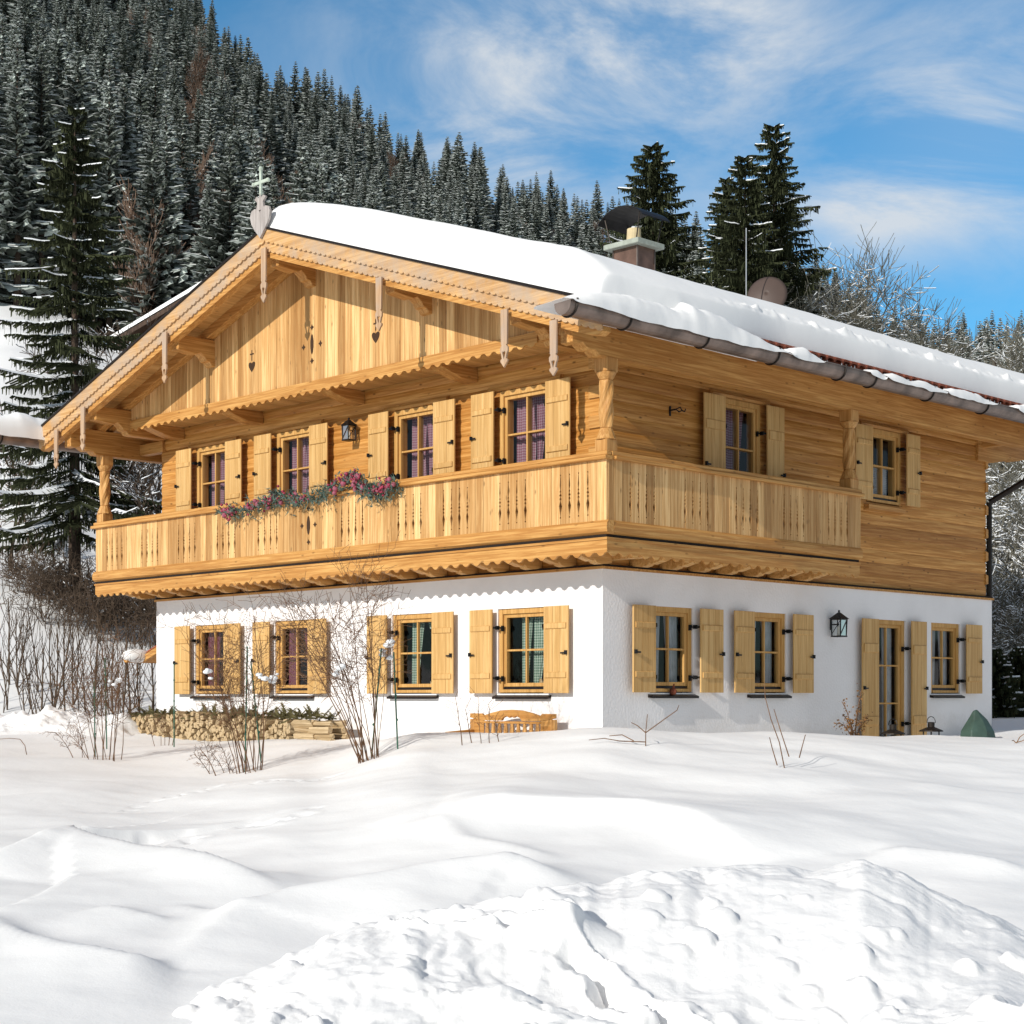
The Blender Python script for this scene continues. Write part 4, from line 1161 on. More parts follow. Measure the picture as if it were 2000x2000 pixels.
# ================================================================= garland on the handrail
def build_garland():
    pts = [(-7.62, 3.88), (-7.2, 3.80), (-6.72, 3.86), (-6.3, 3.88), (-6.03, 3.95), (-5.6, 3.90), (-5.28, 3.88), (-4.9, 3.90), (-4.56, 4.0), (-4.22, 4.10), (-3.98, 3.96), (-3.72, 3.80), (-3.45, 3.86), (-3.23, 3.88)]
    g = empty('garland', (-5.4, -.83, 3.9), 'winter garland of fir twigs and crimson berries draped on the balcony handrail', 'garland')
    mb = MB(); bb = MB(); bl = MB()
    for k in range(820):
        t = rnd.random() * (len(pts) - 1); i = int(t); f = t - i
        x = pts[i][0] * (1 - f) + pts[i + 1][0] * f; z = pts[i][1] * (1 - f) + pts[i + 1][1] * f
        thick = .085 if 0.5 < t < 12.6 else .06
        p = Vector((x + rnd.gauss(0, .05), -.88 + rnd.gauss(0, .06), z - .02 + rnd.gauss(0, thick * .8)))
        d = Vector((rnd.uniform(-1, 1), rnd.uniform(-1, .1), rnd.uniform(-.9, .8))).normalized()
        for q in range(4):
            dd_ = (d + Vector((rnd.gauss(0, .35), rnd.gauss(0, .35), rnd.gauss(0, .35)))).normalized()
            sd = dd_.orthogonal().normalized() * .0085
            e = p + dd_ * rnd.uniform(.06, .13)
            mb.add([tuple(p - sd), tuple(p + sd), tuple(e)], [(0, 1, 2)])
    clusters = [rnd.uniform(.3, len(pts) - 1.3) for _ in range(26)] + [8.6, 8.9, 9.2, 7.8, 12.6, 12.3]
    for c in clusters:
        i = int(c); f = c - i
        x = pts[i][0] * (1 - f) + pts[i + 1][0] * f; z = pts[i][1] * (1 - f) + pts[i + 1][1] * f
        for _ in range(8):
            bb.ball((x + rnd.gauss(0, .06), -.93 + rnd.gauss(0, .03), z + rnd.gauss(0, .055)), rnd.uniform(.014, .026), 6)
        bl.ball((x + rnd.gauss(0, .08), -.93, z + rnd.gauss(0, .05)), rnd.uniform(.035, .05), 8)
    off = Vector((5.4, .83, -3.9))
    for m_, nm, mt in ((mb, 'fir_twigs', M['garland']), (bb, 'berries', M['berry']), (bl, 'baubles', M['berry_light'])):
        m_.v = [tuple(Vector(v) + off) for v in m_.v]
        o = m_.build(nm, mt, g, recalc=False, smooth=nm != 'fir_twigs')
        o['kind'] = 'stuff'
build_garland()

# ================================================================= bench, firewood, lanterns, cover by the walls
def build_bench():
    g = empty('garden_bench', (-1.45, -.42, -.28), 'golden wooden garden bench half buried in snow below the window nearest the corner', 'bench')
    mb = MB()
    for sx in (-1, 1):
        mb.box(sx * .80 - .04, sx * .80 + .04, .12, .18, 0, .78)
    mb.build('back_leg', M['beam_z'], g, bevel=.006)
    for sx in (-1, 1):
        mb = MB(); mb.box(sx * .80 - .035, sx * .80 + .035, -.34, -.28, 0, .56); mb.build('front_leg', M['beam_z'], g, bevel=.006)
        mb = MB(); mb.prism([(-.36, .56), (.12, .58), (.12, .63), (-.36, .60)], sx * .80 - .05, sx * .80 + .05, 'oz'); mb.v = [(a, b, c) for a, b, c in mb.v]; mb.build('armrest', M['beam_y'], g, bevel=.006)
    mb = MB()
    for k in range(5): mb.box(-.78, .78, -.36 + k * .098, -.275 + k * .098, .42, .45)
    mb.build('seat', M['beam_x'], g, bevel=.004)
    mb = MB(lambda l, o, z: (l, o, z))
    top = [(-.84, .86), (-.60, .86), (-.56, .83), (-.40, .87), (-.2, .905), (0, .915), (.2, .905), (.40, .87), (.56, .83), (.60, .86), (.84, .86)]
    lowr = [(.84, .80), (.56, .76), (.2, .76), (.17, .80), (.10, .825), (.04, .80), (0, .825), (-.04, .80), (-.10, .825), (-.17, .80), (-.2, .76), (-.56, .76), (-.84, .80)]
    mb.prism(top + lowr, .12, .165)
    mb.box(-.56, .56, .12, .16, .72, .752); mb.box(-.76, .76, .125, .16, .48, .53)
    for sx in (-1, 1): mb.box(min(sx * .56, sx * .78), max(sx * .56, sx * .78), .128, .15, .5, .80)
    mb.build('top_rail', M['beam_x'], g, bevel=.004)
    for k in range(9):
        x = -.50 + k * .125
        mb = MB(); mb.prism([(x - .022, .72), (x + .022, .72), (x + .042, .53), (x - .042, .53)], .13, .15); mb.build('back_slat', M['beam_z'], g)
build_bench()

def wood_poly(r):
    k = rnd.choice((3, 4, 4, 5)); a0 = rnd.uniform(0, 6.28)
    return [(r * rnd.uniform(.8, 1.15) * math.cos(a0 + 2 * math.pi * i / k), r * rnd.uniform(.8, 1.15) * math.sin(a0 + 2 * math.pi * i / k)) for i in range(k)]
LOGS = []
for k in range(10):
    mb = MB(); r = .062
    p = wood_poly(r); mb.prism(p, -.25, .25, 'xz' if False else 'lz') if False else None
    n = len(p)
    mb.add([(a, -.25, b) for a, b in p] + [(a * .95, .25, b * .95) for a, b in p], [tuple(range(n)), tuple(range(2 * n - 1, n - 1, -1))] + [(i, (i + 1) % n, n + (i + 1) % n, n + i) for i in range(n)])
    o = mb.build('firewood_log', M['log_end'], bevel=.004); LOGS.append(o)
WLAB = 'split firewood log showing its pale end in the stack along the white wall'
WLAB2 = 'split firewood log laid lengthways at the right end of the stack'
nlog = 0
used = set()
for i in range(46):
    x = -10.95 + i * .108
    topz = .45 + .03 * math.sin(i * .4) + (.05 if 8 < i < 30 else 0)
    z = .0 + (.054 if i % 2 else 0)
    while z < topz:
        src = rnd.randrange(10)
        o = LOGS[src] if src not in used else LOGS[src].copy()
        if src in used: COL.objects.link(o)
        used.add(src)
        o.location = (x + rnd.gauss(0, .010), -.42 + rnd.gauss(0, .028), z + rnd.gauss(0, .008)); o.rotation_euler = (rnd.gauss(0, .03), rnd.choice((0, 1.57, 3.1)) + rnd.uniform(-.5, .5), rnd.gauss(0, .05))
        s = rnd.uniform(.72, 1.22); o.scale = (s, 1, s * rnd.uniform(.85, 1.1))
        tag(o, WLAB, 'firewood', 'stacked firewood'); nlog += 1
        z += .100
for j in range(5):
    for q in range(2):
        for r_ in range(2):
            o = LOGS[rnd.randrange(10)].copy(); COL.objects.link(o)
            o.location = (-5.70 + r_ * .50 + rnd.uniform(-.04, .04) - .035 * j * r_, -.62 + q * .28 + rnd.uniform(-.01, .01), .02 + j * .092 + rnd.gauss(0, .005)); o.rotation_euler = (rnd.gauss(0, .05), rnd.uniform(0, 3), 1.57 + rnd.gauss(0, .06))
            tag(o, WLAB2, 'firewood', 'firewood laid lengthways')
def sprays(name, n, place, size, label, cat, mat):
    mb = MB()
    for _ in range(n):
        p, d = place()
        d = Vector(d).normalized(); ln = rnd.uniform(.6, 1.1) * size
        side = d.cross(Vector((0, 0, 1)));
        side = side.normalized() if side.length > .1 else Vector((1, 0, 0))
        mb.tube(p, tuple(Vector(p) + d * ln), .004, .002, 3, False)
        for k in range(12):
            t = (k + .5) / 12
            for s in (-1, 1):
                b0 = Vector(p) + d * (ln * t)
                e = b0 + side * (s * ln * .34 * (1 - t * .7)) + d * (ln * .22) + Vector((0, 0, rnd.uniform(-.03, .02)))
                w = d * .012 + Vector((0, 0, .006))
                mb.add([tuple(b0 - w), tuple(b0 + w), tuple(e)], [(0, 1, 2)])
    return tag(mb.build(name, mat, recalc=False), label, cat)
def pl():
    x = rnd.uniform(-10.9, -5.3); y = -.42 + rnd.uniform(-.28, .28)
    return (x, y, .47 + rnd.uniform(0, .05)), (rnd.uniform(-1, 1), rnd.uniform(-1, .3), rnd.uniform(-.25, .75))
M['cut_spruce'] = flat('cut spruce twigs', (.13, .115, .05), .9, 0, .45, 9)
sprays('spruce_twig_cover', 260, pl, .22, 'cut spruce twigs laid over the top of the firewood stack', 'twigs', M['cut_spruce'])

def ground_lantern(x, y, zt, label):
    g = empty('ground_lantern', (x, y, zt - .50), label, 'lantern', 'lanterns on the ground by the terrace door')
    mb = MB(); mb.lathe([(.19, .262), (.185, .28), (.07, .33), (.055, .335), (.055, .41), (.03, .415)], (0, 0, 0), 20); mb.build('lid', M['gutter_dark'], g)
    mb = MB()
    pts = [(.075 * math.cos(t), 0, .40 + .10 * math.sin(t) ** .8 + .0) for t in [math.pi * k / 12 for k in range(13)]]
    mb.path(pts, .006, 5); mb.build('handle', M['iron'], g)
    mb = MB()
    for k in range(6):
        a = math.pi * k / 3; mb.tube((.14 * math.cos(a), .14 * math.sin(a), 0), (.14 * math.cos(a), .14 * math.sin(a), .265), .010, .010, 5)
    mb.lathe([(.16, 0), (.16, .03), (.0, .03)], (0, 0, 0), 16); mb.build('cage', M['gutter_dark'], g)
ground_lantern(.90, 6.81, .50, 'dark metal ground lantern standing right of the terrace door'); ground_lantern(.95, 5.62, .475, 'dark metal ground lantern standing in front of the terrace door glass')

def build_cover():
    mb = MB()
    c = (1.15, 7.80, 0); rings = [(.27, -.3), (.28, .05), (.27, .27), (.15, .44), (.03, .60)]
    n = 7; rr = [[r * rnd.uniform(.9, 1.1) for _ in range(n)] for r, _ in rings]
    vs = [(c[0] + rr[j][i] * math.cos(2 * math.pi * i / n + .5), c[1] + rr[j][i] * 1.15 * math.sin(2 * math.pi * i / n + .5) - (.06 if j == 4 else 0), z + rnd.uniform(-.01, .01)) for j, (r, z) in enumerate(rings) for i in range(n)]
    fs = [(j * n + i, j * n + (i + 1) % n, (j + 1) * n + (i + 1) % n, (j + 1) * n + i) for j in range(4) for i in range(n)] + [tuple(range(4 * n, 5 * n))]
    mb.add(vs, fs); tag(mb.build('plant_cover', M['cover'], bevel=.015), 'green peaked tarpaulin cover standing at the right end of the white wall', 'cover')
build_cover()

# ================================================================= branching plants
def perp(d):
    v = Vector((rnd.gauss(0, 1), rnd.gauss(0, 1), rnd.gauss(0, 1)))
    v -= d * v.dot(d)
    return v.normalized() if v.length > 1e-4 else d.orthogonal().normalized()

class Branches:
    def __init__(s): s.seg = []
    def grow(s, p, d, ln, r, depth, n=5, spread=.6, kids=3, up=.05, wob=.12, shrink=.62, rmin=.0):
        step = ln / n; pts = [p]
        for i in range(n):
            d = (d + perp(d) * wob + Vector((0, 0, up))).normalized()
            q = p + d * step
            r1 = max(rmin, r * (1 - .62 / n))
            s.seg.append((p, q, r, r1)); p, r = q, r1; pts.append((p))
            if depth > 0 and i >= 1 - (depth < 2):
                for _ in range(kids if i < n - 1 else 1):
                    if rnd.random() < .8:
                        e = (d * (1 - spread * .5) + perp(d) * spread).normalized()
                        s.grow(p, e, ln * shrink * rnd.uniform(.6, 1.1) * (1 - .3 * i / n), max(rmin, r * .6), depth - 1, max(3, n - 1), spread, kids, up, wob, shrink, rmin)
    def mesh(s, mb, off=(0, 0, 0), n=3, snow=0.0, snow_mi=1, snow_w=1.0):
        off = Vector(off)
        for p, q, a, b in s.seg:
            mb.mi = 0
            mb.tube(p - off, q - off, a, b, n if a < .03 else 6, False)
            dv = (q - p)
            if snow and rnd.random() < snow and abs(dv.normalized().z) < .8:
                mb.mi = snow_mi
                side = dv.cross(Vector((0, 0, 1)))
                if side.length < 1e-5: continue
                side = side.normalized() * max(a * 1.1, .012) * snow_w; upv = Vector((0, 0, max(a * 1.6, .018) * snow_w))
                P, Q = p - off + Vector((0, 0, a * .5)), q - off + Vector((0, 0, b * .5))
                mb.add([tuple(P - side), tuple(P + upv), tuple(P + side), tuple(Q - side), tuple(Q + upv), tuple(Q + side)], [(0, 1, 4, 3), (1, 2, 5, 4)])

def rose_bush(px, py, hgt, lean, spread, n, label, name='rose_bush', cat='shrub', clumps=3, seed=1, fine=2):
    global rnd
    keep = rnd; rnd = random.Random(seed)
    base = at_px(px, py)
    g = empty(name, base, label, cat, 'leafless shrubs in front of the white wall')
    br = Branches()
    for i in range(n):
        u = (i + .5) / n - .5
        p = base + RT * (u * spread) + FW * rnd.uniform(-.14, .14) - Vector((0, 0, .12))
        d = (Vector((0, 0, 1)) + RT * (lean * rnd.uniform(-.2, .8) + u * .15 + rnd.gauss(0, .08)) + FW * rnd.gauss(0, .1)).normalized()
        ln = hgt * rnd.uniform(.55, 1.0); m = 8; r = rnd.uniform(.006, .011)
        for j in range(m):
            t = j / m
            d = (d + RT * (lean * .09 + rnd.gauss(0, .05)) + FW * rnd.gauss(0, .04) - Vector((0, 0, .02 * t))).normalized()
            q = p + d * (ln / m); br.seg.append((p, q, r, r * .9)); p = q; r *= .9
            if j >= 3:
                for _ in range(2):
                    e = (d * .6 + perp(d) * .8).normalized()
                    br.grow(p, e, rnd.uniform(.25, .55) * hgt / 2.2, r * .5, 1, 4, .7, fine, .03, .16, .6, .0024)
    mb = MB(); br.mesh(mb, base, 3)
    mb.build('canes', M['twig'], g, recalc=False)
    if clumps:
        mb = MB()
        for _ in range(clumps):
            mid = rnd.choice([s for s in br.seg if .35 * hgt < s[0].z - base.z < .6 * hgt])[0] - base
            for _ in range(4): mb.ball(tuple(mid + Vector((rnd.gauss(0, .05), rnd.gauss(0, .05), rnd.gauss(0, .04)))), rnd.uniform(.02, .05), 8, (1.2, 1.2, .7))
        mb.build('snow_clump', M['snow_tree'], g, smooth=True)
    rnd = keep
rose_bush(722, 1484, 2.35, -.34, .26, 19, 'tall bare rose bush tied between green stakes, right of the firewood stack', clumps=3, seed=11)
rose_bush(487, 1508, 2.30, -.16, .30, 16, 'bare rose bush with a snow clump, in front of the firewood stack', clumps=3, seed=12)
rose_bush(205, 1484, 1.9, -.10, .42, 12, 'bare shrub left of the firewood stack', clumps=1, seed=13)
rose_bush(322, 1456, .75, .05, .3, 5, 'small thin bare shrub beside a green stake at the firewood stack', clumps=0, seed=14, fine=1)
rose_bush(435, 1512, .55, -.5, .5, 6, 'low twiggy growth poking out of the snow beside the stack', clumps=0, seed=15, fine=1)
rose_bush(165, 1480, .8, -.7, .3, 4, 'few leaning twigs at the foot of the left shrub', clumps=0, seed=16, fine=1)
rose_bush(940, 1452, .75, -.15, .55, 5, 'thin twigs in the snow in front of the garden bench', clumps=0, seed=17, fine=0)

def twig_sprig(name, px, py, canes, label, mat='twig', group='twigs poking out of the snow'):
    base = at_px(px, py); _, d = ad(base.x, base.y); k = d / FOC
    g = empty(name, base, label, 'twig', group)
    mb = MB()
    for pts in canes:
        v = [tuple(RT * ((x - px) * k) + Vector((0, 0, (py - y) * k)) + FW * (.02 * i * rnd.uniform(-1, 1))) for i, (x, y) in enumerate(pts)]
        for i in range(len(v) - 1): mb.tube(v[i], v[i + 1], .0065 * (1 - .5 * i / len(v)), .0065 * (1 - .5 * (i + 1) / len(v)), 5, False)
    mb.build('twigs', M[mat], g, recalc=False)
twig_sprig('bare_sprig', 1261, 1458, [[(1261, 1458), (1261, 1430), (1265, 1396)], [(1261, 1432), (1245, 1418), (1233, 1412)], [(1261, 1432), (1300, 1404), (1322, 1388), (1325, 1378)], [(1262, 1450), (1210, 1448), (1180, 1443), (1150, 1446)], [(1238, 1448), (1215, 1436), (1190, 1438)]], 'low sprawling bare sprig in the snow near the house corner')
twig_sprig('bare_sprig', 1532, 1500, [[(1532, 1500), (1522, 1450), (1505, 1405), (1494, 1362), (1492, 1335)], [(1541, 1478), (1525, 1430), (1512, 1385)], [(1518, 1495), (1508, 1460), (1502, 1440)], [(1561, 1480), (1568, 1455), (1574, 1435)]], 'four upright thin bare stems in the snow below the second side window')
twig_sprig('bare_sprig', 52, 1474, [[(52, 1474), (48, 1456), (38, 1444), (20, 1442), (-6, 1444)]], 'single bent twig at the left edge of the snow field')
twig_sprig('bare_sprig', 1985, 1452, [[(1985, 1452), (1992, 1440), (2004, 1432)], [(1985, 1452), (1980, 1446), (1975, 1447)], [(1987, 1450), (1998, 1447), (2008, 1440)]], 'withered tuft of stalks at the right edge of the snow', 'leaf_brown')

for px, py, qx, qy, lab in ((723, 1479, 745, 1266, 'green stake leaning right inside the tall rose bush'), (778, 1463, 769, 1274, 'green stake on the right side of the tall rose bush'), (478, 1508, 483, 1263, 'green stake on the left side of the middle rose bush'),
                            (513, 1490, 490, 1292, 'green stake leaning left in the middle rose bush'), (340, 1459, 340, 1296, 'green stake standing alone in front of the first window'), (186, 1478, 184, 1330, 'shorter green stake in the left shrub'), (209, 1463, 205, 1285, 'taller green stake in the left shrub')):
    b_ = at_px(px, py); _, d = ad(b_.x, b_.y)
    mb = MB(); top = RT * ((qx - px) * d / FOC) + Vector((0, 0, (py - qy) * d / FOC))
    mb.tube((0, 0, -.2), tuple(top), .010, .010, 6)
    for k in range(3): mb.ball(tuple(top * (.3 + .25 * k)), .018, 5)
    o = mb.build('plant_stake', M['stake'], loc=b_); tag(o, lab, 'stake', 'green plant stakes')

def leaf_plant():
    b_ = Vector((.85, 4.72, .12)); g = empty('withered_plant', b_, 'withered brown leafy plant against the white wall left of the terrace door', 'plant')
    br = Branches()
    for tx, tz in ((-.62, .30), (-.42, .42), (-.15, .62), (.10, .80), (.02, .55), (.25, .40), (.38, .34), (-.25, .35)):
        p = Vector((0, 0, 0)); e = Vector((rnd.uniform(-.15, .15), tx, tz)) ; prev = p
        for j in range(5):
            t = (j + 1) / 5; q = p.lerp(e, t) + Vector((0, 0, .10 * math.sin(t * 3.1))) ; br.seg.append((prev, q, .008, .006)); prev = q
    mb = MB(); br.mesh(mb, (0, 0, 0), 4); mb.build('stem', M['twig'], g, recalc=False)
    mb = MB()
    for p, q, _, _ in br.seg:
        for _ in range(7):
            c = p.lerp(q, rnd.random()) + Vector((rnd.gauss(0, .035), rnd.gauss(0, .045), rnd.gauss(0, .045)))
            d = Vector((rnd.gauss(0, 1), rnd.gauss(0, 1), -.6)).normalized(); s = perp(d) * .016; ln = rnd.uniform(.035, .06)
            mb.add([tuple(c), tuple(c + d * ln * .5 + s), tuple(c + d * ln), tuple(c + d * ln * .5 - s)], [(0, 1, 2, 3)])
    mb.build('leaves', M['leaf_brown'], g, recalc=False)
leaf_plant()

# ================================================================= trees
def spruce(h, rad, seed, near=True, snowy=.55, z_low=.08, droop=.25, gappy=.0, p=.82, fine=False):
    """returns (trunk MB, crown MB): whorls of drooping branches with needle sprays, snow lying on top of them"""
    r = random.Random(seed); p_ = p
    T = MB(); n = 8
    for i in range(n): T.tube((0, 0, .955 * h * i / n - (.6 if i == 0 else 0)), (0, 0, .955 * h * (i + 1) / n), h * .013 * (1 - i / n * .95) + .01, h * .013 * (1 - (i + 1) / n * .95) + .006, 7, False)
    C = MB()
    z = h * z_low
    tri = C.add
    while z < h * .985:
        t = z / h
        L0 = rad * ((1 - t) ** p_) * (.55 + .45 * min(1, (t - z_low * .6) * 6 + .4))
        nb = (6 if near or fine else 5)
        a0 = r.uniform(0, 6.28)
        for k in range(nb):
            if gappy and r.random() < gappy * (1 - t): continue
            a = a0 + 6.283 * k / nb + r.uniform(-.35, .35)
            Lb = L0 * (r.uniform(.42, 1.2) if gappy > .2 else r.uniform(.62, 1.12)) + .08
            loaded = (r.random() < snowy) if near else True
            ux, uy = math.cos(a), math.sin(a); sx, sy = -uy, ux
            dr = droop * (1.25 - t) * r.uniform(.6, 1.3)
            m = 6 if near else (4 if fine else 3)
            pts = []
            for j in range(m + 1):
                q = j / m
                zz = z + r.uniform(-.02, .02) * Lb + Lb * (.10 * q - dr * 1.9 * q * (1 - .45 * q) * .75)
                pts.append((ux * Lb * q, uy * Lb * q, zz))
            wv = (.34 if near else (.40 if fine else .52)) * Lb
            for j in range(m):
                p, q = pts[j], pts[j + 1]; f = (j + .5) / m
                wl = wv * (1 - f) ** .6 * (.35 + .65 * min(1, f * 3)) * r.uniform(.75, 1.15)
                C.mi = 0
                if near:
                    for sgn in (-1, 1):
                        for e in range(5):
                            g = (e + r.random()) / 5
                            bx, by, bz = (p[i] + (q[i] - p[i]) * g for i in range(3))
                            w = wl * r.uniform(.6, 1.1); fw_ = w * r.uniform(.4, .9)
                            tx, ty, tz = bx + sx * sgn * w + ux * fw_, by + sy * sgn * w + uy * fw_, bz - w * r.uniform(.2, .6)
                            hw = .022 + .03 * w
                            tri([(bx - ux * hw, by - uy * hw, bz), (bx + ux * hw, by + uy * hw, bz + .01), (tx + ux * hw * .5, ty + uy * hw * .5, tz), (tx - ux * hw * .6, ty - uy * hw * .6, tz - .03)], [(0, 1, 2, 3)])
                    for e in range(7):                                  # hanging curtains of twigs
                        g = (e + r.random()) / 7; o_ = r.uniform(-.6, .6) * wl
                        bx, by, bz = (p[i] + (q[i] - p[i]) * g for i in range(3)); bx += sx * o_; by += sy * o_; bz -= abs(o_) * .4
                        hl = r.uniform(.10, .30) * (.4 + .6 * min(1.6, Lb / 1.6)); hw = r.uniform(.012, .03)
                        dx, dy = (ux, uy) if r.random() < .6 else (sx, sy)
                        tri([(bx - dx * hw, by - dy * hw, bz), (bx + dx * hw, by + dy * hw, bz), (bx + dx * hw * .3 + r.uniform(-.04, .04), by + dy * hw * .3, bz - hl), (bx - dx * hw * .3, by - dy * hw * .3, bz - hl * .9)], [(0, 1, 2, 3)])
                else:
                    for sgn in (-1, 1):
                        w = wl * r.uniform(.7, 1.1); fw_ = Lb * .22; C.mi = 2 if r.random() < .42 * snowy + .12 * f else 0
                        tri([p, q, (q[0] + sx * sgn * w * .5 + ux * fw_ * .6, q[1] + sy * sgn * w * .5 + uy * fw_ * .6, q[2] - w * .35), (p[0] + sx * sgn * w + ux * fw_, p[1] + sy * sgn * w + uy * fw_, p[2] - w * r.uniform(.45, .85))], [(0, 1, 2, 3)])
                    C.mi = 2 if r.random() < .3 * snowy else 0
                    hl = r.uniform(.2, .42) * (.35 + .5 * min(1.5, Lb / 1.5))
                    tri([p, q, (q[0] + sx * .1, q[1] + sy * .1, q[2] - hl * .8), (p[0] - sx * .1, p[1] - sy * .1, p[2] - hl)], [(0, 1, 2, 3)])
                if loaded and r.random() < (.80 if near else snowy * (.55 + .6 * f)):
                    C.mi = 1
                    w = (wl * .36 if near else wl * .58) * r.uniform(.6, 1.3); up = (.035 if near else .05) + .02 * w
                    if near:
                        mid0 = (p[0], p[1], p[2] + up); mid1 = (q[0], q[1], q[2] + up * .9)
                        tri([(p[0] - sx * w, p[1] - sy * w, p[2] - w * .35), mid0, mid1, (q[0] - sx * w * .8, q[1] - sy * w * .8, q[2] - w * .3)], [(0, 1, 2, 3)])
                        tri([(p[0] + sx * w, p[1] + sy * w, p[2] - w * .35), mid0, mid1, (q[0] + sx * w * .8, q[1] + sy * w * .8, q[2] - w * .3)], [(0, 1, 2, 3)])
                    else:
                        tri([(p[0] - sx * w, p[1] - sy * w, p[2] + up - w * .5), (p[0], p[1], p[2] + up * 1.3), (q[0], q[1], q[2] + up), (q[0] - sx * w * .7, q[1] - sy * w * .7, q[2] + up - w * .4)], [(0, 1, 2, 3)])
                        tri([(p[0] + sx * w, p[1] + sy * w, p[2] + up - w * .5), (p[0], p[1], p[2] + up * 1.3), (q[0], q[1], q[2] + up), (q[0] + sx * w * .7, q[1] + sy * w * .7, q[2] + up - w * .4)], [(0, 1, 2, 3)])
        z += (1.5 if gappy > .2 else 1.0) * h * (.016 if near else (.021 if fine else .030)) * r.uniform(.75, 1.3) * (1.0 if near else (1.15 - .4 * t))
    return T, C

def near_spruce(px, d, top_py, rad, seed, label, snowy, z_low=.08, droop=.25, gappy=0., pw=.62, name='spruce_tree'):
    a = (px - 1000) / FOC * d; zb = float(height([a], [d])[0]) - .2
    zt = .8 + (HOR - top_py) / FOC * d
    p = wp(a, d, zb); h = zt - zb
    g = empty(name, p, label, 'tree')
    T, C = spruce(h, rad, seed, True, snowy, z_low, droop, gappy, pw)
    T.build('trunk', M['bark'], g, recalc=False, smooth=True); C.build('crown', [M['needle'], M['snow_tree']], g, recalc=False)
near_spruce(146, 44, 186, 3.5, 21, 'tall dark spruce with drooping snowy branches left of the chalet', .7, .16, .42, .25, pw=.75)
near_spruce(1275, 58, 262, 4.6, 22, 'dark spruce rising behind the chimney', .16, .10, .22)
near_spruce(1512, 60, 226, 4.4, 23, 'tallest dark spruce right of the chimney, behind the roof', .24, .10, .24)
near_spruce(1455, 57, 285, 3.4, 24, 'slimmer dark spruce pressed against the tallest one behind the roof', .22, .10, .24)
near_spruce(1420, 66, 330, 3.4, 25, 'shorter spruce left of the pair behind the roof', .3, .1, .22)
near_spruce(1945, 36, 1265, .8, 31, 'small young spruce in the shade right of the house', .5, .05, .2, .45, .8, name='young_spruce')
near_spruce(1990, 37.5, 1262, .8, 32, 'small young spruce at the right edge of the photo in the shade', .5, .05, .2, .45, .8, name='young_spruce')

def bare_tree(name, p, h, seed, label, group=None, depth=3, mat='twig_dark', snow=.3, kids=2, spread=.62, trunk_r=None, nseg=3, rmin=.008, snow_w=1.0, cat='tree', up=.06):
    global rnd
    keep = rnd; rnd = random.Random(seed)
    br = Branches()
    br.grow(Vector(p) - Vector((0, 0, .3)), Vector((rnd.gauss(0, .05), rnd.gauss(0, .05), 1)).normalized(), h * .72, trunk_r or h * .012, depth, 7, spread, kids, up, .09, .60, rmin)
    g = empty(name, p, label, cat, group)
    tr = MB(); cr = MB()
    big = [s for s in br.seg if s[2] > (trunk_r or h * .012) * .42]; small = [s for s in br.seg if s[2] <= (trunk_r or h * .012) * .42]
    b1 = Branches(); b1.seg = big; b1.mesh(tr, p, 6, snow * .8, 1, snow_w); b2 = Branches(); b2.seg = small; b2.mesh(cr, p, nseg, snow, 1, snow_w)
    tr.build('trunk', [M[mat], M['snow_tree']], g, recalc=False); cr.build('crown', [M[mat], M['snow_tree']], g, recalc=False)
    rnd = keep
    return g

def place_px(px, d): 
    a = (px - 1000) / FOC * d; return wp(a, d, float(height([a], [d])[0]))
M['frost_twig'] = flat('frosted twigs', (.20, .185, .145), .95, 0, .35, 3, .05)
for i, (px, d, top, lab) in enumerate(((1660, 62, 478, 'tallest frosted bare tree behind the roof, right of the spruces'), (1740, 64, 540, 'frosted bare tree right of the tallest frosted one'), (1585, 66, 545, 'frosted bare tree close to the tallest spruce'), (1850, 66, 640, 'frosted bare tree behind the lower part of the roof'), (1985, 60, 640, 'frosted bare tree at the right edge above the roof'), (1930, 58, 668, 'low frosted bare tree near the right edge above the eave'))):
    p = place_px(px, d); h = .8 + (HOR - top) / FOC * d - p.z
    bare_tree('frosted_tree', p, h * 1.02, 40 + i, lab, 'frosted bare trees behind the house', 3, 'frost_twig', .30, 5, .74, nseg=3, rmin=.010, snow_w=1.0, trunk_r=.13, up=.05)
for i, (px, d, top) in enumerate(((1955, 46, 880), (1990, 44, 930), (2030, 47, 860), (1925, 50, 900), (1970, 41, 1040), (2010, 40, 1080))):
    p = place_px(px, d); h = .8 + (HOR - top) / FOC * d - p.z
    bare_tree('snowy_shrub', p, h, 60 + i, ('tall' if i < 4 else 'low') + ' snow covered bare shrub in the thicket right of the house', 'snowy thicket right of the house', 3, 'frost_twig', .5, 4, .8, trunk_r=.05, nseg=3, rmin=.009, snow_w=.9, cat='shrub', up=.02)

# left side: brown thicket on the bank, row of saplings in front of it
for i in range(16):
    px = [62, 98, 130, 165, 200, 232, 262, 292, 80, 120, 155, 190, 225, 255, 285, 310][i]; d = (43.5 if i < 8 else 41.6) + rnd.uniform(-.6, .6)
    p = place_px(px, d)
    keep = rnd; rnd = random.Random(80 + i)
    br = Branches()
    for k in range(12):
        br.grow(p + Vector((rnd.gauss(0, .35), rnd.gauss(0, .35), -.1)), (Vector((0, 0, 1)) + perp(Vector((0, 0, 1))) * .55).normalized(), rnd.uniform(.9, 1.5), .014, 2, 4, .7, 3, .02, .2, .6, .007)
    mb = MB(); br.mesh(mb, p, 3, .012); rnd = keep
    o = mb.build('brown_bush', [M['twig_dark'], M['snow_tree']], recalc=False, loc=p)
    tag(o, 'dense dark brown leafless bush in the thicket on the bank left of the house', 'bush', 'brown bushes on the bank')
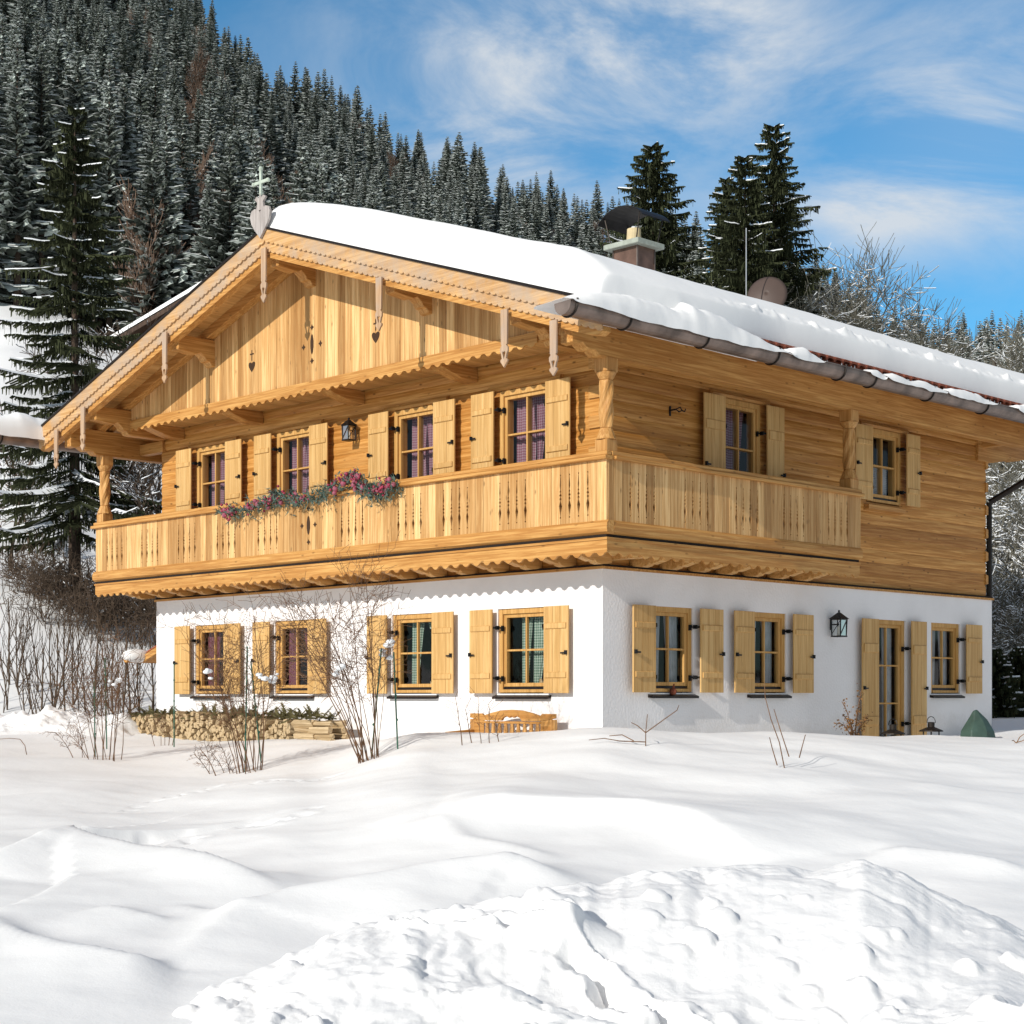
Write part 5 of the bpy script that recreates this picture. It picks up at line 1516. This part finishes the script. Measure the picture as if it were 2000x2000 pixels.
for i in range(34):
    px = -8 + i * 9.3 + rnd.uniform(-4, 4); d = rnd.uniform(31.5, 35.5)
    p = place_px(px, d)
    bare_tree('sapling', p, rnd.uniform(2.3, 3.4), 120 + i, 'slender bare sapling in the row at the foot of the left bank', 'bare saplings left of the house', 1, 'twig_dark', .10, 2, .5, trunk_r=rnd.uniform(.012, .026), nseg=3, rmin=.005, up=.16)
for i, (px, d, h) in enumerate(((250, 46, 7.5), (285, 49, 9), (225, 51, 8.5), (300, 44, 6), (20, 47, 5), (60, 50, 4.5), (190, 54, 8))):
    bare_tree('bare_tree', place_px(px, d), h, 170 + i, 'leafless snowy tree on the slope between the big spruce and the chalet' if px > 150 else 'leafless young tree on the snowy slope at the left edge', 'leafless trees on the left slope', 3, 'twig_dark', .4, 2, .6, nseg=3, rmin=.010, snow_w=1.3)

# cleared snow heaped left of the firewood
A = np.arange(-10.5, -5.9, .03); Dv = np.arange(27.6, 31.6, .04)
aa, dd = np.meshgrid(A, Dv); g_ = height(aa.ravel(), dd.ravel()).reshape(aa.shape)
hp = .32 * np.exp(-((dd - 29.6) / .8) ** 2) * sstep(-aa, 6.3, 7.0) * (1 - sstep(-aa, 9.8, 10.3))
z = g_ - .05 + hp * (1 + .35 * fbm(aa * 2.2, dd * 2.2, 4)) + .05 * np.maximum(0, fbm(aa * 6, dd * 6, 3)) * (hp > .1)
tag(grid_mesh('cleared_snow_heap', A, Dv, z, M['snow_heap']), 'low heap of cleared lumpy snow left of the firewood stack', 'snow heap')

# ----------------------------------------------------------------- shed corner at the left wall, dark barn on the slope
def build_shed():
    g = empty('porch_roof', (-11.6, 2.0, 1.5), 'little red tiled porch roof with snow at the left corner of the white wall', 'porch roof')
    def loc(mb): mb.v = [(a + 11.6, b - 2.0, c - 1.5) for a, b, c in mb.v]; return mb
    mb = MB(); mb.box(-12.25, -12.05, 1.2, 1.4, -.2, 1.5); mb.box(-12.25, -12.05, 3.4, 3.6, -.2, 1.5); loc(mb).build('post', M['beam_z'], g)
    M['red_tile'] = flat('orange red clay tile', (.42, .12, .06), .8, 0, .25, 9)
    mb = MB()
    for i in range(14):
        y = .68 + i * .22
        mb.add([(-12.42, y, 1.62), (-12.42, y + .2, 1.62), (-12.42, y + .10, 1.70), (-10.92, y, 2.12), (-10.92, y + .2, 2.12), (-10.92, y + .10, 2.20)], [(0, 1, 2), (3, 5, 4), (0, 2, 5, 3), (2, 1, 4, 5), (0, 3, 4, 1)])
    loc(mb).build('tiles', M['red_tile'], g)
    mb = MB(); mb.add([(-12.40, .66, 1.60), (-10.92, .66, 2.10), (-10.92, .66, 1.98), (-12.40, .66, 1.48), (-12.40, 4.1, 1.60), (-10.92, 4.1, 2.10), (-10.92, 4.1, 1.98), (-12.40, 4.1, 1.48)], [(0, 1, 2, 3), (4, 7, 6, 5), (0, 4, 5, 1), (3, 2, 6, 7), (0, 3, 7, 4)])
    loc(mb).build('deck', M['beam_x'], g)
    mb = MB(); mb.tube((-12.5, .35, 1.54), (-12.5, 4.2, 1.54), .075, .075, 10); loc(mb).build('gutter', M['beam_y'], g)
    mb = MB()
    mb.ball((-12.47, .58, 1.60), .30, 12, (.6, 1.1, .45)); mb.ball((-11.5, 1.9, 1.92), .8, 14, (.8, 1.3, .34)); mb.ball((-11.7, 3.4, 1.9), .8, 14, (.9, 1.2, .34))
    loc(mb).build('snow_cap', M['snow_roof'], g, smooth=True)
build_shed()

def build_barn():
    p = place_px(330, 72); g = empty('barn', p, 'dark timber barn with a snowy roof on the slope behind the chalet', 'barn')
    g.rotation_euler = (0, 0, R_(12))
    _, d = ad(p.x, p.y)
    zw = .8 + (HOR - 655) / FOC * d - p.z
    mb = MB(); mb.box(-2.6, 6, 0, 6, -2, zw); mb.build('wall', M['barn'], g)
    zt = zw
    mb = MB(); mb.add([(-3.1, -.7, zt - .1), (3.0, -.7, zt + 1.75), (9, -.7, zt - .1), (-3.1, 6.7, zt - .1), (3.0, 6.7, zt + 1.75), (9, 6.7, zt - .1), (-3.1, -.7, zt - .3), (3.0, -.7, zt + 1.55), (9, -.7, zt - .3), (-3.1, 6.7, zt - .3), (3.0, 6.7, zt + 1.55), (9, 6.7, zt - .3)],
                      [(0, 1, 4, 3), (1, 2, 5, 4), (6, 9, 10, 7), (7, 10, 11, 8), (0, 6, 7, 1), (1, 7, 8, 2), (3, 4, 10, 9), (4, 5, 11, 10), (0, 3, 9, 6), (2, 8, 11, 5)])
    mb.box(-2.5, 5.9, -.2, 0.05, zt - .6, zt + .2)
    mb.build('roof', M['barn'], g)
    mb = MB(); mb.add([(-3.15, -.75, zt - .08), (3.0, -.75, zt + 1.78), (9.05, -.75, zt - .08), (-3.15, 6.75, zt - .08), (3.0, 6.75, zt + 1.78), (9.05, 6.75, zt - .08), (-3.1, -.7, zt + .13), (3.0, -.7, zt + 1.98), (9, -.7, zt + .13), (-3.1, 6.7, zt + .13), (3.0, 6.7, zt + 1.98), (9, 6.7, zt + .13)],
                      [(6, 7, 10, 9), (7, 8, 11, 10), (0, 1, 7, 6), (1, 2, 8, 7), (0, 6, 9, 3), (2, 5, 11, 8), (3, 9, 10, 4), (4, 10, 11, 5)])
    mb.build('snow_cap', M['snow_roof'], g)
build_barn()

# ----------------------------------------------------------------- forest on the hillside
def build_forest():
    r = random.Random(99)
    protos = []
    for k in range(7):
        h = 17.0; rad = [3.1, 3.5, 2.8, 3.7, 3.2, 3.4, 2.9][k]
        T, C = spruce(h, rad, 300 + k, False, [.75, .9, .6, .85, .95, .55, .8][k], [.12, .08, .16, .1, .22, .3, .1][k], .22, .0)
        protos.append((T, C))
    fineP = []
    for k in range(7):
        fineP.append(spruce(17.0, [3.3, 3.8, 2.8, 4.1, 3.1, 3.6, 2.9][k], 320 + k, False, [.75, .9, .5, .8, .95, .4, .7][k], [.12, .06, .2, .08, .28, .34, .1][k], .24, .10, [.82, .7, .9, .75, .95, .85, .8][k], True))
    # bare hillside trees
    for k in range(2):
        keep = globals()['rnd']; globals()['rnd'] = random.Random(400 + k)
        br = Branches(); br.grow(Vector((0, 0, -.5)), Vector((0, 0, 1)), 9.5, .15, 2, 8, .55, 8, .10, .08, .46, .022)
        globals()['rnd'] = keep
        b1 = Branches(); b1.seg = br.seg[:6]; b2 = Branches(); b2.seg = br.seg[6:]
        T = MB(); b1.mesh(T, (0, 0, 0), 5); C = MB(); b2.mesh(C, (0, 0, 0), 3, .22, 1, 1.6)
        protos.append((T, C))
    # positions
    pos = []
    d = 116.0
    while d < 436:
        step = 5.2 + (d - 116) * .013
        s = -.37
        while s < .37:
            dj = d + r.uniform(-.45, .45) * step; sj = s + r.uniform(-.45, .45) * step * .9 / d
            a = sj * dj
            s += step * .95 / d
            lim = 112 + 14 * float(fbm(np.array(a * .03), np.array(2.), 3)) - 30 * float(sstep(np.array(sj), -.2, .0))
            if dj < lim: continue
            z = float(height([a], [dj], False)[0])
            h = (r.uniform(8, 14) if r.random() < .3 else r.uniform(13, 19.5)) * (1 - .12 * (dj > 380))
            px = 1000 + FOC * sj; pt = HOR - FOC * (z + h - .8) / dj
            # hidden behind the house roof: left out
            roof = np.interp(px, [-200, 0, 62, 523, 620, 1000, 1500, 2000, 2400], [3000, 3000, 850, 470, 405, 462, 590, 722, 840])
            if pt > roof + 25: continue
            if pt > 1050 or (px < -120) or (px > 2120): continue
            pos.append((dj, a, z, h, px, pt))
        d += step * .92
    for q in range(46):                                         # tall edge trees with bare lower trunks
        sj = -.34 + .24 * (q + r.random()) / 46; dj = 113 + 14 * float(fbm(np.array(sj * 110 * .03), np.array(2.), 3)) + r.uniform(-1, 7) - 30 * float(sstep(np.array(sj), -.2, .0))
        a = sj * dj; z = float(height([a], [dj], False)[0]); h = r.uniform(13, 19); px = 1000 + FOC * sj
        pos.append((dj, a, z, h, px, HOR - FOC * (z + h - .8) / dj))
    pos.sort()
    first = {}
    ind = pos[:300]; rest = pos[300:]
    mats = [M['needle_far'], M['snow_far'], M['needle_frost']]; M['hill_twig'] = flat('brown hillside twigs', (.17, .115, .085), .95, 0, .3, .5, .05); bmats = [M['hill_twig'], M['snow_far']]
    for i, (dj, a, z, h, px, pt) in enumerate(ind):
        k = r.randrange(7)
        brown = (r.random() < (.5 if (120 < px < 600 and pt > 130) else .10))
        if brown: k = 7 + r.randrange(2)
        if k not in first:
            g = empty('bare_hill_tree' if k > 6 else 'forest_spruce', (0, 0, 0), None, 'tree')
            T, C = fineP[k] if k < 7 else protos[k]
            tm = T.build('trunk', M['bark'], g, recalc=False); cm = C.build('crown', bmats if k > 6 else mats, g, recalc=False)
            first[k] = (g, tm, cm)
        else:
            g0, t0, c0 = first[k]
            g = g0.copy(); COL.objects.link(g)
            for q in (t0, c0):
                c = q.copy(); c.parent = g; COL.objects.link(c)
        sc = h / 17.0
        g.location = wp(a, dj, z - .3); g.rotation_euler = (0, 0, r.uniform(0, 6.28)); g.scale = (sc * r.uniform(.9, 1.15),) * 2 + (sc,)
        if k > 6: tag(g, 'brown leafless tree standing among the snowy spruces on the hillside', 'tree', 'leafless trees on the hillside')
        else: tag(g, 'snow dusted spruce among many in the forest on the hillside', 'tree', 'spruces of the hillside forest')
    Vs, Fs, Ms = [], [], []; n = 0
    arr = []
    for T, C in protos:
        v = np.array(C.v); f = np.array([q if len(q) == 4 else (*q, q[-1]) for q in C.f]); arr.append((v, f, np.array(C.m)))
    for (dj, a, z, h, px, pt) in rest:
        k = r.randrange(7) if r.random() > .06 else 7
        v, f, m_ = arr[k]
        t = r.uniform(0, 6.28); c, s_ = math.cos(t), math.sin(t); sc = h / 17.0
        p = wp(a, dj, z - .3); w = sc * r.uniform(.9, 1.15)
        Vs.append(np.stack([(v[:, 0] * c - v[:, 1] * s_) * w + p.x, (v[:, 0] * s_ + v[:, 1] * c) * w + p.y, v[:, 2] * sc + p.z], 1))
        Fs.append(f + n); n += len(v); Ms.append(m_ if k < 7 else np.where(m_ == 0, 3, 1))
    if Vs:
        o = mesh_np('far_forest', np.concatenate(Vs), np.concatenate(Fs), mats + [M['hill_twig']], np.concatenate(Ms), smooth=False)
        tag(o, kind='stuff', label='snowy spruce forest covering the upper hillside up to the ridge', cat='forest')
    print('FOREST', len(pos), len(ind), len(rest), n)
build_forest()

# ================================================================= sky, sun, camera
W = bpy.data.worlds.new('World'); SC.world = W; W.use_nodes = True
nt = W.node_tree; bg = nt.nodes['Background']
SUN = Vector((.115, -1, .465)).normalized()
EL = math.asin(SUN.z); AZ = math.atan2(SUN.x, SUN.y)
sky = N(nt, 'ShaderNodeTexSky', sky_type='NISHITA', sun_disc=False, sun_elevation=EL, sun_rotation=AZ, altitude=900.0, air_density=1.0, dust_density=.4, ozone_density=2.0)
tc = N(nt, 'ShaderNodeTexCoord'); sp = N(nt, 'ShaderNodeSeparateXYZ'); L(nt, tc.outputs['Generated'], sp.inputs[0])
fx = math_n(nt, 'ADD', math_n(nt, 'MULTIPLY', sp.outputs[0], FW.x), math_n(nt, 'MULTIPLY', sp.outputs[1], FW.y))
rx = math_n(nt, 'ADD', math_n(nt, 'MULTIPLY', sp.outputs[0], RT.x), math_n(nt, 'MULTIPLY', sp.outputs[1], RT.y))
fs_ = math_n(nt, 'MAXIMUM', fx, .05)
U = math_n(nt, 'DIVIDE', rx, fs_); V_ = math_n(nt, 'DIVIDE', sp.outputs[2], fs_)
cb = N(nt, 'ShaderNodeCombineXYZ'); L(nt, U, cb.inputs[0]); L(nt, V_, cb.inputs[1])
wn = N(nt, 'ShaderNodeTexNoise', i_Scale=8.0, i_Detail=8.0, i_Roughness=.62, i_Distortion=.7); 
mp = N(nt, 'ShaderNodeMapping'); mp.inputs['Rotation'].default_value = (0, 0, R_(-12)); mp.inputs['Scale'].default_value = (.62, 1.5, 1)
L(nt, cb.outputs[0], mp.inputs[0]); L(nt, mp.outputs[0], wn.inputs['Vector'])
tot = None
for ux, vy, wx, wy, st in ((-.015, .375, .085, .055, .72), (-.02, .330, .06, .022, .6), (.075, .405, .10, .03, .8), (.285, .345, .075, .055, 1.25), (.215, .295, .03, .022, .5), (.01, .300, .05, .02, .4), (.19, .29, .10, .02, .35), (.12, .385, .05, .05, .5)):
    q = math_n(nt, 'ADD', math_n(nt, 'POWER', math_n(nt, 'ABSOLUTE', math_n(nt, 'DIVIDE', math_n(nt, 'SUBTRACT', U, ux), wx)), 2.0),
               math_n(nt, 'POWER', math_n(nt, 'ABSOLUTE', math_n(nt, 'DIVIDE', math_n(nt, 'SUBTRACT', V_, vy), wy)), 2.0))
    e = math_n(nt, 'MULTIPLY', math_n(nt, 'EXPONENT', math_n(nt, 'MULTIPLY', q, -.8)), st)
    tot = e if tot is None else math_n(nt, 'ADD', tot, e)
tot = math_n(nt, 'ADD', tot, .05)
mr = N(nt, 'ShaderNodeMapRange', interpolation_type='SMOOTHSTEP'); mr.inputs[1].default_value = .33; mr.inputs[2].default_value = .74
L(nt, wn.outputs[0], mr.inputs[0])
cl = math_n(nt, 'MINIMUM', math_n(nt, 'MULTIPLY', math_n(nt, 'MULTIPLY', tot, math_n(nt, 'ADD', math_n(nt, 'MULTIPLY', mr.outputs[0], .92), .10)), 1.15), .88)
SKYK = .10
tint = mixc(nt, 1.0, sky.outputs[0], (.52, 1.30, 1.56), 'MULTIPLY')
# pale glow added to the unseen part of the sky, fills shadows with neutral light
shadow_fill = N(nt, 'ShaderNodeMapRange', interpolation_type='SMOOTHSTEP'); shadow_fill.inputs[1].default_value = .70; shadow_fill.inputs[2].default_value = .35; shadow_fill.inputs[3].default_value = 0; shadow_fill.inputs[4].default_value = .62
L(nt, fx, shadow_fill.inputs[0])
tint = mixc(nt, shadow_fill.outputs[0], tint, (5.0, 4.65, 4.35))
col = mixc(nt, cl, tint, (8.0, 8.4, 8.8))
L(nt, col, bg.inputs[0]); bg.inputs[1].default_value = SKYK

sd = bpy.data.lights.new('sun', 'SUN'); sd.energy = 4.6; sd.angle = R_(.5); sd.color = (1.0, .955, .88)
so = bpy.data.objects.new('sun', sd); COL.objects.link(so)
so.rotation_euler = (-SUN).to_track_quat('-Z', 'Y').to_euler()

cd = bpy.data.cameras.new('camera'); cam = bpy.data.objects.new('camera', cd); COL.objects.link(cam)
cam.location = CAM; cam.rotation_euler = FW.to_track_quat('-Z', 'Y').to_euler()
cd.sensor_width = 36; cd.sensor_fit = 'HORIZONTAL'; cd.lens = FOC / 2000 * 36; cd.shift_y = (HOR - 1000) / 2000
cd.clip_start = .1; cd.clip_end = 3000
SC.camera = cam
SC.view_settings.view_transform = 'Standard'; SC.view_settings.look = 'None'; SC.view_settings.gamma = 1; SC.view_settings.exposure = -.17
SC.cycles.max_bounces = 8; SC.cycles.transparent_max_bounces = 12
